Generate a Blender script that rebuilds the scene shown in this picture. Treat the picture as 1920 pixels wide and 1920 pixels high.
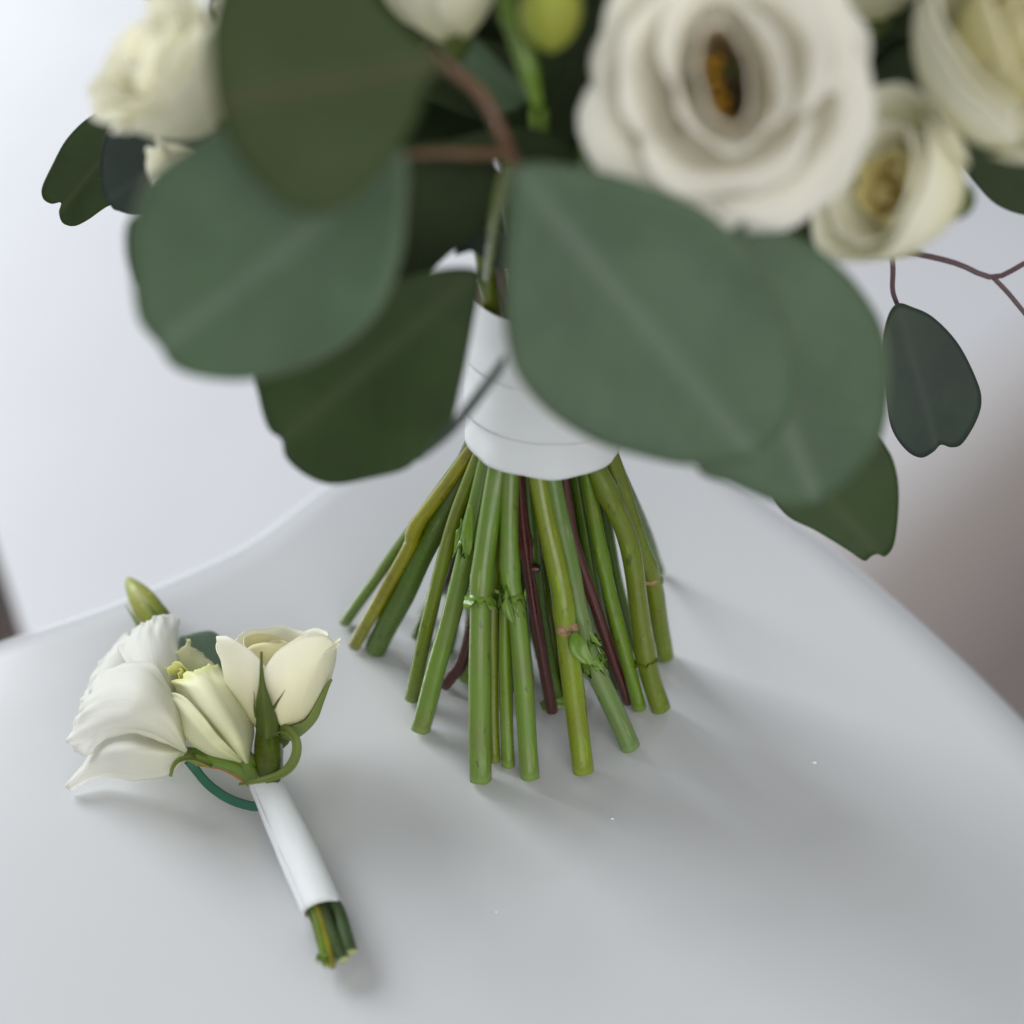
import bpy, math, random
from mathutils import Vector, Matrix, noise

# ------------------------------------------------------------------ scene, camera, light, exposure
for o in list(bpy.data.objects):
    bpy.data.objects.remove(o)
SC = bpy.context.scene
COL = SC.collection
S = 0.01                                     # everything below is measured in centimetres
PITCH = math.radians(37.0)
FPX = 2318.0                                 # focal length in pixels of a 1920 px frame (45 degrees)
CAM = Vector((0.0, -27.6, 26.5))
FW = Vector((0, math.cos(PITCH), -math.sin(PITCH)))
UP = Vector((0, math.sin(PITCH), math.cos(PITCH)))
RT = Vector((1, 0, 0))

cam_d = bpy.data.cameras.new('camera')
cam = bpy.data.objects.new('camera', cam_d); COL.objects.link(cam)
cam.location = CAM * S
cam.rotation_euler = (math.radians(90) - PITCH, 0, 0)
cam_d.sensor_width = 36; cam_d.sensor_height = 36
cam_d.lens = 18 / (960 / FPX)
cam_d.clip_start = 0.01; cam_d.clip_end = 50
cam_d.dof.use_dof = True
cam_d.dof.focus_distance = 33.6 * S
cam_d.dof.aperture_fstop = 4.7
SC.camera = cam

w = bpy.data.worlds.new('World'); SC.world = w; w.use_nodes = True
bg = w.node_tree.nodes['Background']
bg.inputs[0].default_value = (0.95, 0.97, 1.0, 1)
bg.inputs[1].default_value = 0.30

def area(name, loc, target, size, power, col, size_y=None):
    d = bpy.data.lights.new(name, 'AREA'); d.energy = power; d.color = col
    d.shape = 'RECTANGLE'; d.size = size * S; d.size_y = (size_y or size) * S
    o = bpy.data.objects.new(name, d); COL.objects.link(o)
    o.location = Vector(loc) * S
    o.rotation_euler = (Vector(target) - Vector(loc)).to_track_quat('-Z', 'Y').to_euler()
    return o
area('window_light', (-460, 375, 275), (0, 0, 4), 340, 440.0, (0.94, 0.97, 1.0), 340)
area('front_fill', (40, -175, 75), (0, 0, 8), 170, 21.0, (1.0, 0.98, 0.95))  # added fill from the camera side, no visible source

SC.view_settings.view_transform = 'Standard'
SC.view_settings.look = 'None'
SC.view_settings.exposure = 0.42
SC.view_settings.gamma = 1.0
SC.cycles.max_bounces = 10
SC.cycles.diffuse_bounces = 6
SC.cycles.transmission_bounces = 6

# ------------------------------------------------------------------ geometry helpers
def ray(px, py):
    return FW + RT * ((px - 960) / FPX) + UP * ((960 - py) / FPX)
def PD(px, py, z):                            # a point at distance z along the camera axis
    return CAM + ray(px, py) * z
def PZ(px, py, h):                            # a point at height h above the table
    d = ray(px, py)
    return CAM + d * ((h - CAM.z) / d.z)
def depth(p):
    return (p - CAM).dot(FW)

def cr(p0, p1, p2, p3, t):
    return 0.5 * ((2 * p1) + (p2 - p0) * t + (2 * p0 - 5 * p1 + 4 * p2 - p3) * t * t + (3 * p1 - p0 - 3 * p2 + p3) * t ** 3)
def spline(pts, n, closed=False):
    m = len(pts); out = []
    segs = m if closed else m - 1
    for i in range(n):
        x = i / (n if closed else n - 1) * segs
        k = min(int(x), segs - 1); t = x - k
        if closed:
            g = lambda j: pts[j % m]
        else:
            g = lambda j: pts[max(0, min(m - 1, j))] if 0 <= j < m else (pts[0] * 2 - pts[1] if j < 0 else pts[-1] * 2 - pts[-2])
        out.append(cr(g(k - 1), g(k), g(k + 1), g(k + 2), t))
    return out
def resample(pts, n):
    L = [0]
    for a, b in zip(pts, pts[1:]): L.append(L[-1] + (b - a).length)
    out = []; k = 0
    for i in range(n):
        s = L[-1] * i / (n - 1)
        while k < len(L) - 2 and L[k + 1] < s: k += 1
        t = (s - L[k]) / max(1e-9, L[k + 1] - L[k])
        out.append(pts[k].lerp(pts[k + 1], t))
    return out
def nz(*a):
    return noise.noise(Vector(a))
def sm(a, b, x):
    t = max(0, min(1, (x - a) / (b - a))); return t * t * (3 - 2 * t)

ORIGIN = [Vector((0, 0, 0))]
def thing(name, label, cat, loc, group=None):
    o = bpy.data.objects.new(name, None); COL.objects.link(o)
    o.empty_display_size = 0.01
    o.location = loc * S; ORIGIN[0] = loc.copy()
    o['label'] = label; o['category'] = cat
    if group: o['group'] = group
    return o
def tag(o, label, cat, group=None):
    o['label'] = label; o['category'] = cat
    if group: o['group'] = group
    return o
def mesh(name, v, f, mats, parent=None, uv=None, mi=None, solid=0.0, smooth=True, sub=0, off=0.0):
    me = bpy.data.meshes.new(name)
    og = ORIGIN[0] if parent else Vector((0, 0, 0))
    me.from_pydata([((p - og) * S)[:] for p in v], [], f)
    if not isinstance(mats, (list, tuple)): mats = [mats]
    for m in mats: me.materials.append(m)
    if uv:
        ul = me.uv_layers.new(name='UVMap')
        for l in me.loops: ul.data[l.index].uv = uv[l.vertex_index]
    if mi:
        for p, k in zip(me.polygons, mi): p.material_index = k
    if smooth:
        for p in me.polygons: p.use_smooth = True
    me.update()
    o = bpy.data.objects.new(name, me); COL.objects.link(o)
    if parent: o.parent = parent
    if solid:
        m = o.modifiers.new('thickness', 'SOLIDIFY'); m.thickness = solid * S; m.offset = off
    if sub:
        m = o.modifiers.new('smooth', 'SUBSURF'); m.levels = sub; m.render_levels = sub
    return o

def grid_faces(nu, nv, wrap=False):
    f = []
    for j in range(nv - 1):
        for i in range(nu - (0 if wrap else 1)):
            a = j * nu + i; b = j * nu + (i + 1) % nu
            f.append((a, b, b + nu, a + nu))
    return f

def patch(name, rows, mat, parent, nu=34, nv=40, ripple=0.0, freq=2.0, seed=0, solid=0.03, toP=None, edge=0.0, rag=0.0):
    """smooth curved sheet through rows of (px, py, height) control points"""
    toP = toP or PZ
    R = [[toP(*c) for c in r] for r in rows]
    across = [spline(r, nu) for r in R]
    colz = [spline([r[i] for r in across], nv) for i in range(nu)]
    P = [[colz[i][j] for i in range(nu)] for j in range(nv)]
    v = []; uv = []
    for j in range(nv):
        for i in range(nu):
            p = P[j][i].copy()
            a = P[j][min(nu - 1, i + 1)] - P[j][max(0, i - 1)]
            b = P[min(nv - 1, j + 1)][i] - P[max(0, j - 1)][i]
            n = a.cross(b)
            n = n.normalized() if n.length > 1e-9 else UP.copy()
            u = i / (nu - 1) * 2 - 1; t = j / (nv - 1)
            d = ripple * nz(u * freq + seed, t * freq * 0.7, seed * 1.7) * sm(0, 0.4, t)
            e = max(abs(u), t)
            d += edge * (nz(u * 4 + seed * 3.1, t * 4.0, 7.3) * sm(0.62, 1.0, e) + 0.6 * nz(u * 9 + seed, t * 9, 2.1) * sm(0.86, 1.0, e)) * sm(0, 0.3, t)
            p += n * d
            if rag:
                p += b.normalized() * rag * (nz(u * 3.4 + seed, 3.3, 1) + .5 * nz(u * 8 + seed, 1.3, 5)) * sm(0.72, 1, t)
            v.append(p); uv.append((i / (nu - 1), t))
    return mesh(name, v, grid_faces(nu, nv), mat, parent, uv, solid=solid)

def frames(c):
    T = [(c[min(len(c) - 1, i + 1)] - c[max(0, i - 1)]).normalized() for i in range(len(c))]
    n = T[0].orthogonal().normalized(); N = []
    for t in T:
        n = (n - t * n.dot(t)).normalized(); N.append(n.copy())
    return T, N
def tube(name, pts, rad, mats, parent, n=26, k=14, rough=0.0, seed=0, flat=1.0, bumps=(), caps=(True, True), ridges=0.0, cutm=0):
    """pts: centreline, rad: list of radii along it; bumps: (t, amount, width)"""
    c = resample(spline(pts, n * 4), n)
    T, N = frames(c)
    v = []; uv = []; f = []; mi = []
    for i, p in enumerate(c):
        t = i / (n - 1)
        x = t * (len(rad) - 1); a = min(int(x), len(rad) - 2) if len(rad) > 1 else 0
        r = rad[a] + (rad[min(a + 1, len(rad) - 1)] - rad[a]) * (x - a)
        for (bt, ba, bw) in bumps: r *= 1 + ba * math.exp(-((t - bt) / bw) ** 2)
        B = T[i].cross(N[i])
        for j in range(k):
            an = 2 * math.pi * j / k
            rr = r * (1 + rough * nz(math.cos(an) * 1.3 + seed, math.sin(an) * 1.3, t * 6) + ridges * math.cos(an * 5 + seed))
            v.append(p + N[i] * math.cos(an) * rr + B * math.sin(an) * rr * flat)
            uv.append((j / k, t))
    f = grid_faces(k, n, True); mi = [0] * len(f)
    for end, on in ((0, caps[0]), (n - 1, caps[1])):
        if not on: continue
        b = end * k
        s = -1 if end == 0 else 1
        rim = len(v)
        for j in range(k):                     # cut face, slightly hollow
            v.append(c[end] + (v[b + j] - c[end]) * 0.93 + T[end] * s * 0.008); uv.append((j / k, t))
        ctr = len(v); v.append(c[end] - T[end] * s * 0.02); uv.append((0.5, 0.5))
        for j in range(k):
            a1, b1 = b + j, b + (j + 1) % k; a2, b2 = rim + j, rim + (j + 1) % k
            f.append((a1, b1, b2, a2)); mi.append(0)
            f.append((a2, b2, ctr)); mi.append(cutm)
    return mesh(name, v, f, mats, parent, uv, mi)

# ------------------------------------------------------------------ materials
def new_mat(name):
    m = bpy.data.materials.new(name); m.use_nodes = True
    nt = m.node_tree
    return m, nt, nt.nodes['Principled BSDF'], nt.nodes['Material Output']
def nd(nt, t, **kw):
    n = nt.nodes.new(t)
    for k, v in kw.items(): setattr(n, k, v)
    return n
def ramp(nt, src, stops):
    r = nd(nt, 'ShaderNodeValToRGB')
    e = r.color_ramp.elements
    while len(e) < len(stops): e.new(0.5)
    for el, (p, c) in zip(e, stops): el.position = p; el.color = (*c, 1)
    nt.links.new(src, r.inputs[0]); return r.outputs[0]
def mix(nt, fac, a, b, mode='MIX'):
    n = nd(nt, 'ShaderNodeMix', data_type='RGBA', blend_type=mode)
    for s, x in ((n.inputs[0], fac), (n.inputs[6], a), (n.inputs[7], b)):
        if hasattr(x, 'is_output'): nt.links.new(x, s)
        elif isinstance(x, (int, float)): s.default_value = x
        else: s.default_value = (*x, 1)
    return n.outputs[2]
def noise_tex(nt, scale, detail=4, vec=None, rough=0.55):
    n = nd(nt, 'ShaderNodeTexNoise'); n.inputs['Scale'].default_value = scale
    n.inputs['Detail'].default_value = detail; n.inputs['Roughness'].default_value = rough
    if vec is not None: nt.links.new(vec, n.inputs['Vector'])
    return n.outputs['Fac']
def coord(nt, kind='Object', scale=None):
    c = nd(nt, 'ShaderNodeTexCoord').outputs[kind]
    if scale:
        m = nd(nt, 'ShaderNodeMapping'); m.inputs['Scale'].default_value = scale
        nt.links.new(c, m.inputs['Vector']); return m.outputs[0]
    return c
def bump(nt, bsdf, h, strength, dist):
    b = nd(nt, 'ShaderNodeBump'); b.inputs['Strength'].default_value = strength
    b.inputs['Distance'].default_value = dist * S
    nt.links.new(h, b.inputs['Height'])
    for x in (bsdf if isinstance(bsdf, (list, tuple)) else [bsdf]): nt.links.new(b.outputs[0], x.inputs['Normal'])
def uvv(nt):
    s = nd(nt, 'ShaderNodeSeparateXYZ'); nt.links.new(coord(nt, 'UV'), s.inputs[0]); return s.outputs

def petal_mat(name, stops, trans=0.35, rough=0.6, vein=0.25):
    m, nt, b, out = new_mat(name)
    u = uvv(nt)
    c = ramp(nt, u[1], stops)
    n1 = noise_tex(nt, 1.0, 5, coord(nt, 'UV', (26, 2.2, 1)))
    n2 = noise_tex(nt, 160, 3, coord(nt, 'Object'))
    f = nd(nt, 'ShaderNodeMath', operation='MULTIPLY'); nt.links.new(n1, f.inputs[0]); f.inputs[1].default_value = vein
    c2 = mix(nt, f.outputs[0], c, tuple(x * y for x, y in zip(stops[-1][1], (0.86, 0.87, 0.80))))
    nt.links.new(c2, b.inputs['Base Color'])
    b.inputs['Roughness'].default_value = rough
    b.inputs['Specular IOR Level'].default_value = 0.28
    b.inputs['Sheen Weight'].default_value = 0.12
    t = nd(nt, 'ShaderNodeBsdfTranslucent'); nt.links.new(c2, t.inputs[0])
    ad = nd(nt, 'ShaderNodeMath', operation='ADD'); nt.links.new(n1, ad.inputs[0]); nt.links.new(n2, ad.inputs[1])
    bump(nt, [b, t], ad.outputs[0], 0.2, 0.05)
    x = nd(nt, 'ShaderNodeMixShader'); x.inputs[0].default_value = trans
    nt.links.new(b.outputs[0], x.inputs[1]); nt.links.new(t.outputs[0], x.inputs[2])
    nt.links.new(x.outputs[0], out.inputs[0])
    return m

def leaf_mat(name, col, vein, rough=0.5, trans=0.12, edge=None, spec=0.22):
    """u runs across the blade (0.5 = midrib), v from stalk to tip"""
    m, nt, b, out = new_mat(name)
    u = uvv(nt)
    d = nd(nt, 'ShaderNodeMath', operation='SUBTRACT'); nt.links.new(u[0], d.inputs[0]); d.inputs[1].default_value = 0.5
    a = nd(nt, 'ShaderNodeMath', operation='ABSOLUTE'); nt.links.new(d.outputs[0], a.inputs[0])
    rib = ramp(nt, a.outputs[0], [(0.0, (.55, .55, .55)), (0.02, (0.34, 0.34, 0.34)), (0.06, (0, 0, 0))])
    # side veins: a wave that slants away from the midrib
    sl = nd(nt, 'ShaderNodeMath', operation='MULTIPLY_ADD'); nt.links.new(a.outputs[0], sl.inputs[0]); sl.inputs[1].default_value = -0.75
    nt.links.new(u[1], sl.inputs[2])
    nn = noise_tex(nt, 5, 3, coord(nt, 'UV'))
    ad = nd(nt, 'ShaderNodeMath', operation='MULTIPLY_ADD'); nt.links.new(nn, ad.inputs[0]); ad.inputs[1].default_value = 0.12; nt.links.new(sl.outputs[0], ad.inputs[2])
    fr = nd(nt, 'ShaderNodeMath', operation='PINGPONG'); nt.links.new(ad.outputs[0], fr.inputs[0]); fr.inputs[1].default_value = 0.055
    sv = ramp(nt, fr.outputs[0], [(0.0, (0.10, 0.10, 0.10)), (0.010, (0, 0, 0))])
    blot = noise_tex(nt, 55, 5, coord(nt, 'Object'))
    c0 = ramp(nt, blot, [(0.3, tuple(x * 0.80 for x in col)), (0.7, tuple(x * 1.18 for x in col))])
    pat = ramp(nt, noise_tex(nt, 22, 6, coord(nt, 'Object'), 0.62), [(0.40, (0, 0, 0)), (0.72, (.55, .55, .55))])
    c0 = mix(nt, pat, c0, tuple(x * 0.78 + 0.05 * y for x, y in zip(col, (0.5, 0.8, 0.3))))
    spot = ramp(nt, noise_tex(nt, 420, 2, coord(nt, 'Object')), [(0.76, (0, 0, 0)), (0.80, (.7, .7, .7))])
    c0 = mix(nt, spot, c0, (0.10, 0.075, 0.04))
    c1 = mix(nt, sv, c0, vein)
    c2 = mix(nt, rib, c1, vein)
    if edge:
        eg = ramp(nt, a.outputs[0], [(0.482, (0, 0, 0)), (0.497, (1, 1, 1))])
        c2 = mix(nt, eg, c2, edge)
    nt.links.new(c2, b.inputs['Base Color'])
    b.inputs['Roughness'].default_value = rough
    b.inputs['Specular IOR Level'].default_value = spec
    t = nd(nt, 'ShaderNodeBsdfTranslucent'); nt.links.new(c2, t.inputs[0])
    bump(nt, b, rib, -0.2, 0.05)
    x = nd(nt, 'ShaderNodeMixShader'); x.inputs[0].default_value = trans
    nt.links.new(b.outputs[0], x.inputs[1]); nt.links.new(t.outputs[0], x.inputs[2])
    nt.links.new(x.outputs[0], out.inputs[0])
    return m

def stem_mat(name, top, low, rough=0.32, speck=0.8, spec=0.5):
    m, nt, b, out = new_mat(name)
    u = uvv(nt)
    c = ramp(nt, u[1], [(0.0, top), (0.45, tuple((x + y) / 2 for x, y in zip(top, low))), (1.0, low)])  # green stem tops also darkened for the shade under the flowers
    st = noise_tex(nt, 1.0, 4, coord(nt, 'UV', (14, 2.5, 1)))
    c = mix(nt, st, tuple(x * 0.72 for x in top), c)
    bl = ramp(nt, noise_tex(nt, 95, 5, coord(nt, 'Object'), 0.65), [(0.42, (0, 0, 0)), (0.62, (.65, .65, .65))])
    c = mix(nt, bl, c, tuple(x * y for x, y in zip(low, (0.62, 0.52, 0.55))))
    lt = ramp(nt, noise_tex(nt, 1.0, 3, coord(nt, 'UV', (9, 7, 1))), [(0.62, (0, 0, 0)), (0.72, (.35, .35, .35))])
    c = mix(nt, lt, c, tuple(min(1, x * 1.5 + .03) for x in low))
    sp = noise_tex(nt, 1.0, 2, coord(nt, 'Object', (420, 420, 150)))
    spk = ramp(nt, sp, [(0.66, (0, 0, 0)), (0.72, (speck,) * 3)])
    c = mix(nt, spk, c, tuple(x * 0.3 for x in low))
    hs = nd(nt, 'ShaderNodeHueSaturation'); hs.inputs['Saturation'].default_value = 1.12; hs.inputs['Value'].default_value = 0.84; nt.links.new(c, hs.inputs['Color']); c = hs.outputs[0]
    c = mix(nt, ramp(nt, u[1], [(0.978, (0, 0, 0)), (0.99, (.22, .22, .22))]), c, tuple(min(1, x * 1.2 + .03) for x in low))
    b.inputs['Coat Weight'].default_value = 0.22 if spec >= 0.45 else 0.0; b.inputs['Coat Roughness'].default_value = 0.15
    nt.links.new(c, b.inputs['Base Color'])
    rg = ramp(nt, noise_tex(nt, 260, 3, coord(nt, 'Object')), [(0.35, (rough - .08,) * 3), (0.7, (rough + .15,) * 3)])
    nt.links.new(rg, b.inputs['Roughness'])
    b.inputs['Specular IOR Level'].default_value = spec
    b.inputs['Subsurface Weight'].default_value = 0.12
    b.inputs['Subsurface Radius'].default_value = (0.002, 0.003, 0.001)
    b.inputs['Subsurface Scale'].default_value = 0.3
    bump(nt, b, st, 0.35, 0.04)
    return m

def plain(name, col, rough=0.5, spec=0.5, nscale=40, var=0.06, bmp=0.0, bscale=300, metal=0.0):
    m, nt, b, out = new_mat(name)
    c = ramp(nt, noise_tex(nt, nscale, 4, coord(nt, 'Object')), [(0.3, tuple(x * (1 - var) for x in col)), (0.7, tuple(min(1, x * (1 + var)) for x in col))])
    nt.links.new(c, b.inputs['Base Color'])
    b.inputs['Roughness'].default_value = rough; b.inputs['Specular IOR Level'].default_value = spec
    b.inputs['Metallic'].default_value = metal
    if bmp: bump(nt, b, noise_tex(nt, bscale, 3, coord(nt, 'Object')), bmp, 0.02)
    return m

def satin_mat(name, col=(0.86, 0.86, 0.87), scale=(90, 90)):
    m, nt, b, out = new_mat(name)
    wv = []
    for d, s in (('X', scale[0]), ('Y', scale[1])):
        t = nd(nt, 'ShaderNodeTexWave', wave_type='BANDS', bands_direction=d)
        t.inputs['Scale'].default_value = s; t.inputs['Distortion'].default_value = 0.6
        nt.links.new(coord(nt, 'UV'), t.inputs['Vector']); wv.append(t.outputs['Fac'])
    a = nd(nt, 'ShaderNodeMath', operation='MULTIPLY'); nt.links.new(wv[0], a.inputs[0]); nt.links.new(wv[1], a.inputs[1])
    b.inputs['Base Color'].default_value = (*col, 1)
    b.inputs['Roughness'].default_value = 0.42; b.inputs['Specular IOR Level'].default_value = 0.45
    b.inputs['Sheen Weight'].default_value = 0.25
    b.inputs['Subsurface Weight'].default_value = 0.1; b.inputs['Subsurface Scale'].default_value = 0.002
    bump(nt, b, a.outputs[0], 0.8, 0.03)
    return m

TABLE, _nt, _b, _o = new_mat('white_lacquer')
_n1 = noise_tex(_nt, 9, 5, coord(_nt, 'Object')); _n2 = noise_tex(_nt, 45, 6, coord(_nt, 'Object'), 0.65)
_nt.links.new(ramp(_nt, _n1, [(0.3, (0.530, 0.542, 0.556)), (0.7, (0.537, 0.549, 0.562))]), _b.inputs['Base Color'])
_nt.links.new(ramp(_nt, _n2, [(0.3, (0.235,) * 3), (0.75, (0.27,) * 3)]), _b.inputs['Roughness'])
_b.inputs['Specular IOR Level'].default_value = 0.6
_b.inputs['Coat Weight'].default_value = 0.8; _b.inputs['Coat Roughness'].default_value = 0.11
bump(_nt, _b, noise_tex(_nt, 700, 3, coord(_nt, 'Object')), 0.03, 0.01)
FLOORM = plain('white_floor', (0.52, 0.525, 0.545), 0.55, 0.4, 3, 0.02)
WALLM = plain('white_wall_paint', (0.80, 0.80, 0.81), 0.8, 0.2, 3, 0.02)
GREIGEM, _nt, _b, _o = new_mat('greige_fade')
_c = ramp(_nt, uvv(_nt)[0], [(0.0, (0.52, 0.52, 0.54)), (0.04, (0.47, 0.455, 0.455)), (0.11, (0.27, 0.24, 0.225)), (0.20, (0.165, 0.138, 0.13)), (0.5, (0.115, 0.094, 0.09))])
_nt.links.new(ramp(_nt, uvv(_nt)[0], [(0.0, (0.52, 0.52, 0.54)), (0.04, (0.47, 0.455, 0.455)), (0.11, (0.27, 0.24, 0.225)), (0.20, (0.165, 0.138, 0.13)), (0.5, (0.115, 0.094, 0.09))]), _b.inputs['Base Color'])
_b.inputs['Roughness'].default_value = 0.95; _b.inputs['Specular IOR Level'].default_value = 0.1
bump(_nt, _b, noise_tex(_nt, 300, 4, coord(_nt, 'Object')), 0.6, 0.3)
WOOD = plain('dark_wood', (0.09, 0.06, 0.045), 0.5, 0.4, 30, 0.3)
SATIN = satin_mat('white_satin_ribbon', (0.89, 0.89, 0.895), (40, 4))
SATIN_FINE = satin_mat('woven_satin_ribbon', (0.86, 0.865, 0.875), (7, 7))

P_WHITE = petal_mat('white_petal', [(0.0, (0.62, 0.66, 0.36)), (0.16, (0.80, 0.79, 0.64)), (0.5, (0.88, 0.87, 0.84)), (1.0, (0.92, 0.92, 0.91))], 0.5, 0.6, 0.9)
P_CREAM = petal_mat('cream_petal', [(0.0, (0.66, 0.68, 0.30)), (0.25, (0.85, 0.835, 0.58)), (0.7, (0.90, 0.888, 0.74)), (1.0, (0.915, 0.905, 0.80))], 0.42)
P_IVORY = petal_mat('ivory_petal', [(0.0, (0.74, 0.70, 0.45)), (0.3, (0.89, 0.86, 0.75)), (1.0, (0.93, 0.92, 0.87))], 0.5)
P_INNER = petal_mat('yellow_cream_petal', [(0.0, (0.72, 0.66, 0.22)), (0.4, (0.82, 0.77, 0.42)), (1.0, (0.86, 0.82, 0.58))], 0.34)
P_GREENISH = petal_mat('greenish_white_petal', [(0.0, (0.42, 0.48, 0.22)), (0.22, (0.72, 0.73, 0.50)), (0.6, (0.83, 0.83, 0.66)), (0.86, (0.87, 0.87, 0.68)), (0.97, (0.82, 0.84, 0.42)), (1.0, (0.80, 0.82, 0.36))], 0.30, 0.6, 0.45)
P_LIME = petal_mat('lime_petal', [(0.0, (0.55, 0.58, 0.12)), (0.5, (0.74, 0.75, 0.25)), (1.0, (0.80, 0.80, 0.36))], 0.3)
P_GOLD = petal_mat('gold_petal', [(0.0, (0.42, 0.24, 0.03)), (0.6, (0.66, 0.50, 0.12)), (1.0, (0.80, 0.72, 0.36))], 0.3)
P_HEART = petal_mat('amber_throated_petal', [(0.0, (0.10, 0.05, 0.004)), (0.5, (0.22, 0.12, 0.01)), (0.78, (0.52, 0.38, 0.12)), (0.93, (0.86, 0.80, 0.62)), (1.0, (0.90, 0.87, 0.78))], 0.3)
BUDM = stem_mat('pale_green_bud', (0.30, 0.36, 0.07), (0.44, 0.48, 0.13), 0.5, 0.1, 0.25)
STAMEN = plain('amber_stamen', (0.36, 0.19, 0.01), 0.6, 0.2, 300, 0.3)

STAMEN_SHADED = plain('shaded_stamen', (0.035, 0.018, 0.006), 0.6, 0.2, 300, 0.3)  # darker stamen copy, shade of the heart's right side in its colour
L_GREY = leaf_mat('grey_green_eucalyptus', (0.064, 0.108, 0.062), (0.125, 0.170, 0.122), 0.5, 0.10, (0.24, 0.22, 0.16))
L_MOSS = leaf_mat('moss_eucalyptus', (0.033, 0.052, 0.015), (0.066, 0.062, 0.03), 0.6, 0.10, None, 0.2)
L_DARK = leaf_mat('dark_green_eucalyptus', (0.022, 0.044, 0.009), (0.048, 0.07, 0.027), 0.55, 0.10, None, 0.25)
L_BLUE = leaf_mat('blue_green_eucalyptus', (0.021, 0.036, 0.028), (0.043, 0.058, 0.047), 0.55, 0.06, (0.08, 0.05, 0.04), 0.25)
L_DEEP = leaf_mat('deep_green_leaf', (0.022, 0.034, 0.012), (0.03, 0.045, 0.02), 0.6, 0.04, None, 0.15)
SEPAL = leaf_mat('sepal_green', (0.16, 0.21, 0.05), (0.20, 0.26, 0.08), 0.45, 0.15)
SEPAL_DK = leaf_mat('dark_sepal', (0.07, 0.095, 0.018), (0.10, 0.14, 0.03), 0.4, 0.1)
COLLAR = leaf_mat('torn_leaf_collar', (0.17, 0.30, 0.035), (0.26, 0.40, 0.09), 0.25, 0.3, None, 0.5)
SCAR = plain('brown_leaf_scar', (0.26, 0.17, 0.09), 0.7, 0.2, 900, 0.5, 0.6, 1200)
CUT = plain('cut_stem_end', (0.36, 0.40, 0.17), 0.6, 0.3, 900, 0.25, 0.4, 1500)
CUT_DK = plain('brown_cut_end', (0.24, 0.19, 0.09), 0.7, 0.2, 900, 0.3)
GREEN = stem_mat('fresh_green_stem', (0.085, 0.17, 0.016), (0.21, 0.33, 0.05))
PALE = stem_mat('pale_green_stem', (0.10, 0.195, 0.02), (0.23, 0.345, 0.085), 0.40)
BLUISH = stem_mat('bluish_green_stem', (0.075, 0.165, 0.018), (0.26, 0.37, 0.15), 0.42)
LIME = stem_mat('yellow_green_stem', (0.165, 0.235, 0.02), (0.27, 0.36, 0.03))
OLIVE = stem_mat('olive_stem', (0.13, 0.18, 0.018), (0.19, 0.26, 0.03))
MUSTARD = stem_mat('mustard_stem', (0.29, 0.285, 0.025), (0.21, 0.225, 0.03))
DKGRN = stem_mat('dark_green_stem', (0.05, 0.10, 0.01), (0.115, 0.21, 0.035))
RED = stem_mat('dark_red_stem', (0.085, 0.018, 0.017), (0.09, 0.028, 0.02), 0.35, 0.2)
RUST = stem_mat('rust_stem', (0.17, 0.11, 0.05), (0.16, 0.06, 0.04), 0.5, 0.2)
TWIG = stem_mat('purple_brown_twig', (0.10, 0.06, 0.065), (0.13, 0.07, 0.08), 0.6, 0.2)
DEEPST = stem_mat('deep_green_stem', (0.045, 0.085, 0.025), (0.06, 0.10, 0.035), 0.35)
HIP = stem_mat('green_rose_hip', (0.10, 0.14, 0.012), (0.06, 0.085, 0.01), 0.28, 0.1)
ORANGE = stem_mat('orange_stem', (0.45, 0.20, 0.08), (0.42, 0.24, 0.10), 0.5, 0.1)
TEAL = plain('teal_green_tape', (0.02, 0.10, 0.062), 0.45, 0.4, 60, 0.15)
BLACK = plain('black_pin_metal', (0.015, 0.015, 0.02), 0.25, 0.6)
WATER_GLINT, _nt, _b, _o = new_mat('water')
_b.inputs['Base Color'].default_value = (1, 1, 1, 1); _b.inputs['Roughness'].default_value = 0.02
_b.inputs['Transmission Weight'].default_value = 0.25; _b.inputs['Subsurface Weight'].default_value = 0.3; _b.inputs['Subsurface Scale'].default_value = 0.001; _b.inputs['IOR'].default_value = 1.33  # milky white body colour stands in for the drop's bright glint

# ------------------------------------------------------------------ the setting: floor, wall, table
def sheet(name, pts, mat):
    o = mesh(name, [Vector(p) for p in pts], [tuple(range(len(pts)))], mat, smooth=False)
    o['kind'] = 'structure'; return o
FLOOR_Z = -72
sheet('floor', [(-900, -400, FLOOR_Z), (900, -400, FLOOR_Z), (900, 905, FLOOR_Z), (-900, 905, FLOOR_Z)], FLOORM)
sheet('wall', [(-900, 900, FLOOR_Z), (900, 900, FLOOR_Z), (900, 900, 220), (-900, 900, 220)], WALLM)
# sheet over the floor: its colour fades from off-white at the rim to greige
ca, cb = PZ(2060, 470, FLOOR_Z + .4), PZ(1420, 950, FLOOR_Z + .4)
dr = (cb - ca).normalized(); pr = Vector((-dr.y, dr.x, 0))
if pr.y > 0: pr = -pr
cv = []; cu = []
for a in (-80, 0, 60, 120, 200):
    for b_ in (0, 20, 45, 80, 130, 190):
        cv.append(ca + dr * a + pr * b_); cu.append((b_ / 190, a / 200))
o = mesh('greige_sheet', cv, grid_faces(6, 5), GREIGEM, None, cu, smooth=False); o['kind'] = 'structure'

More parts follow.
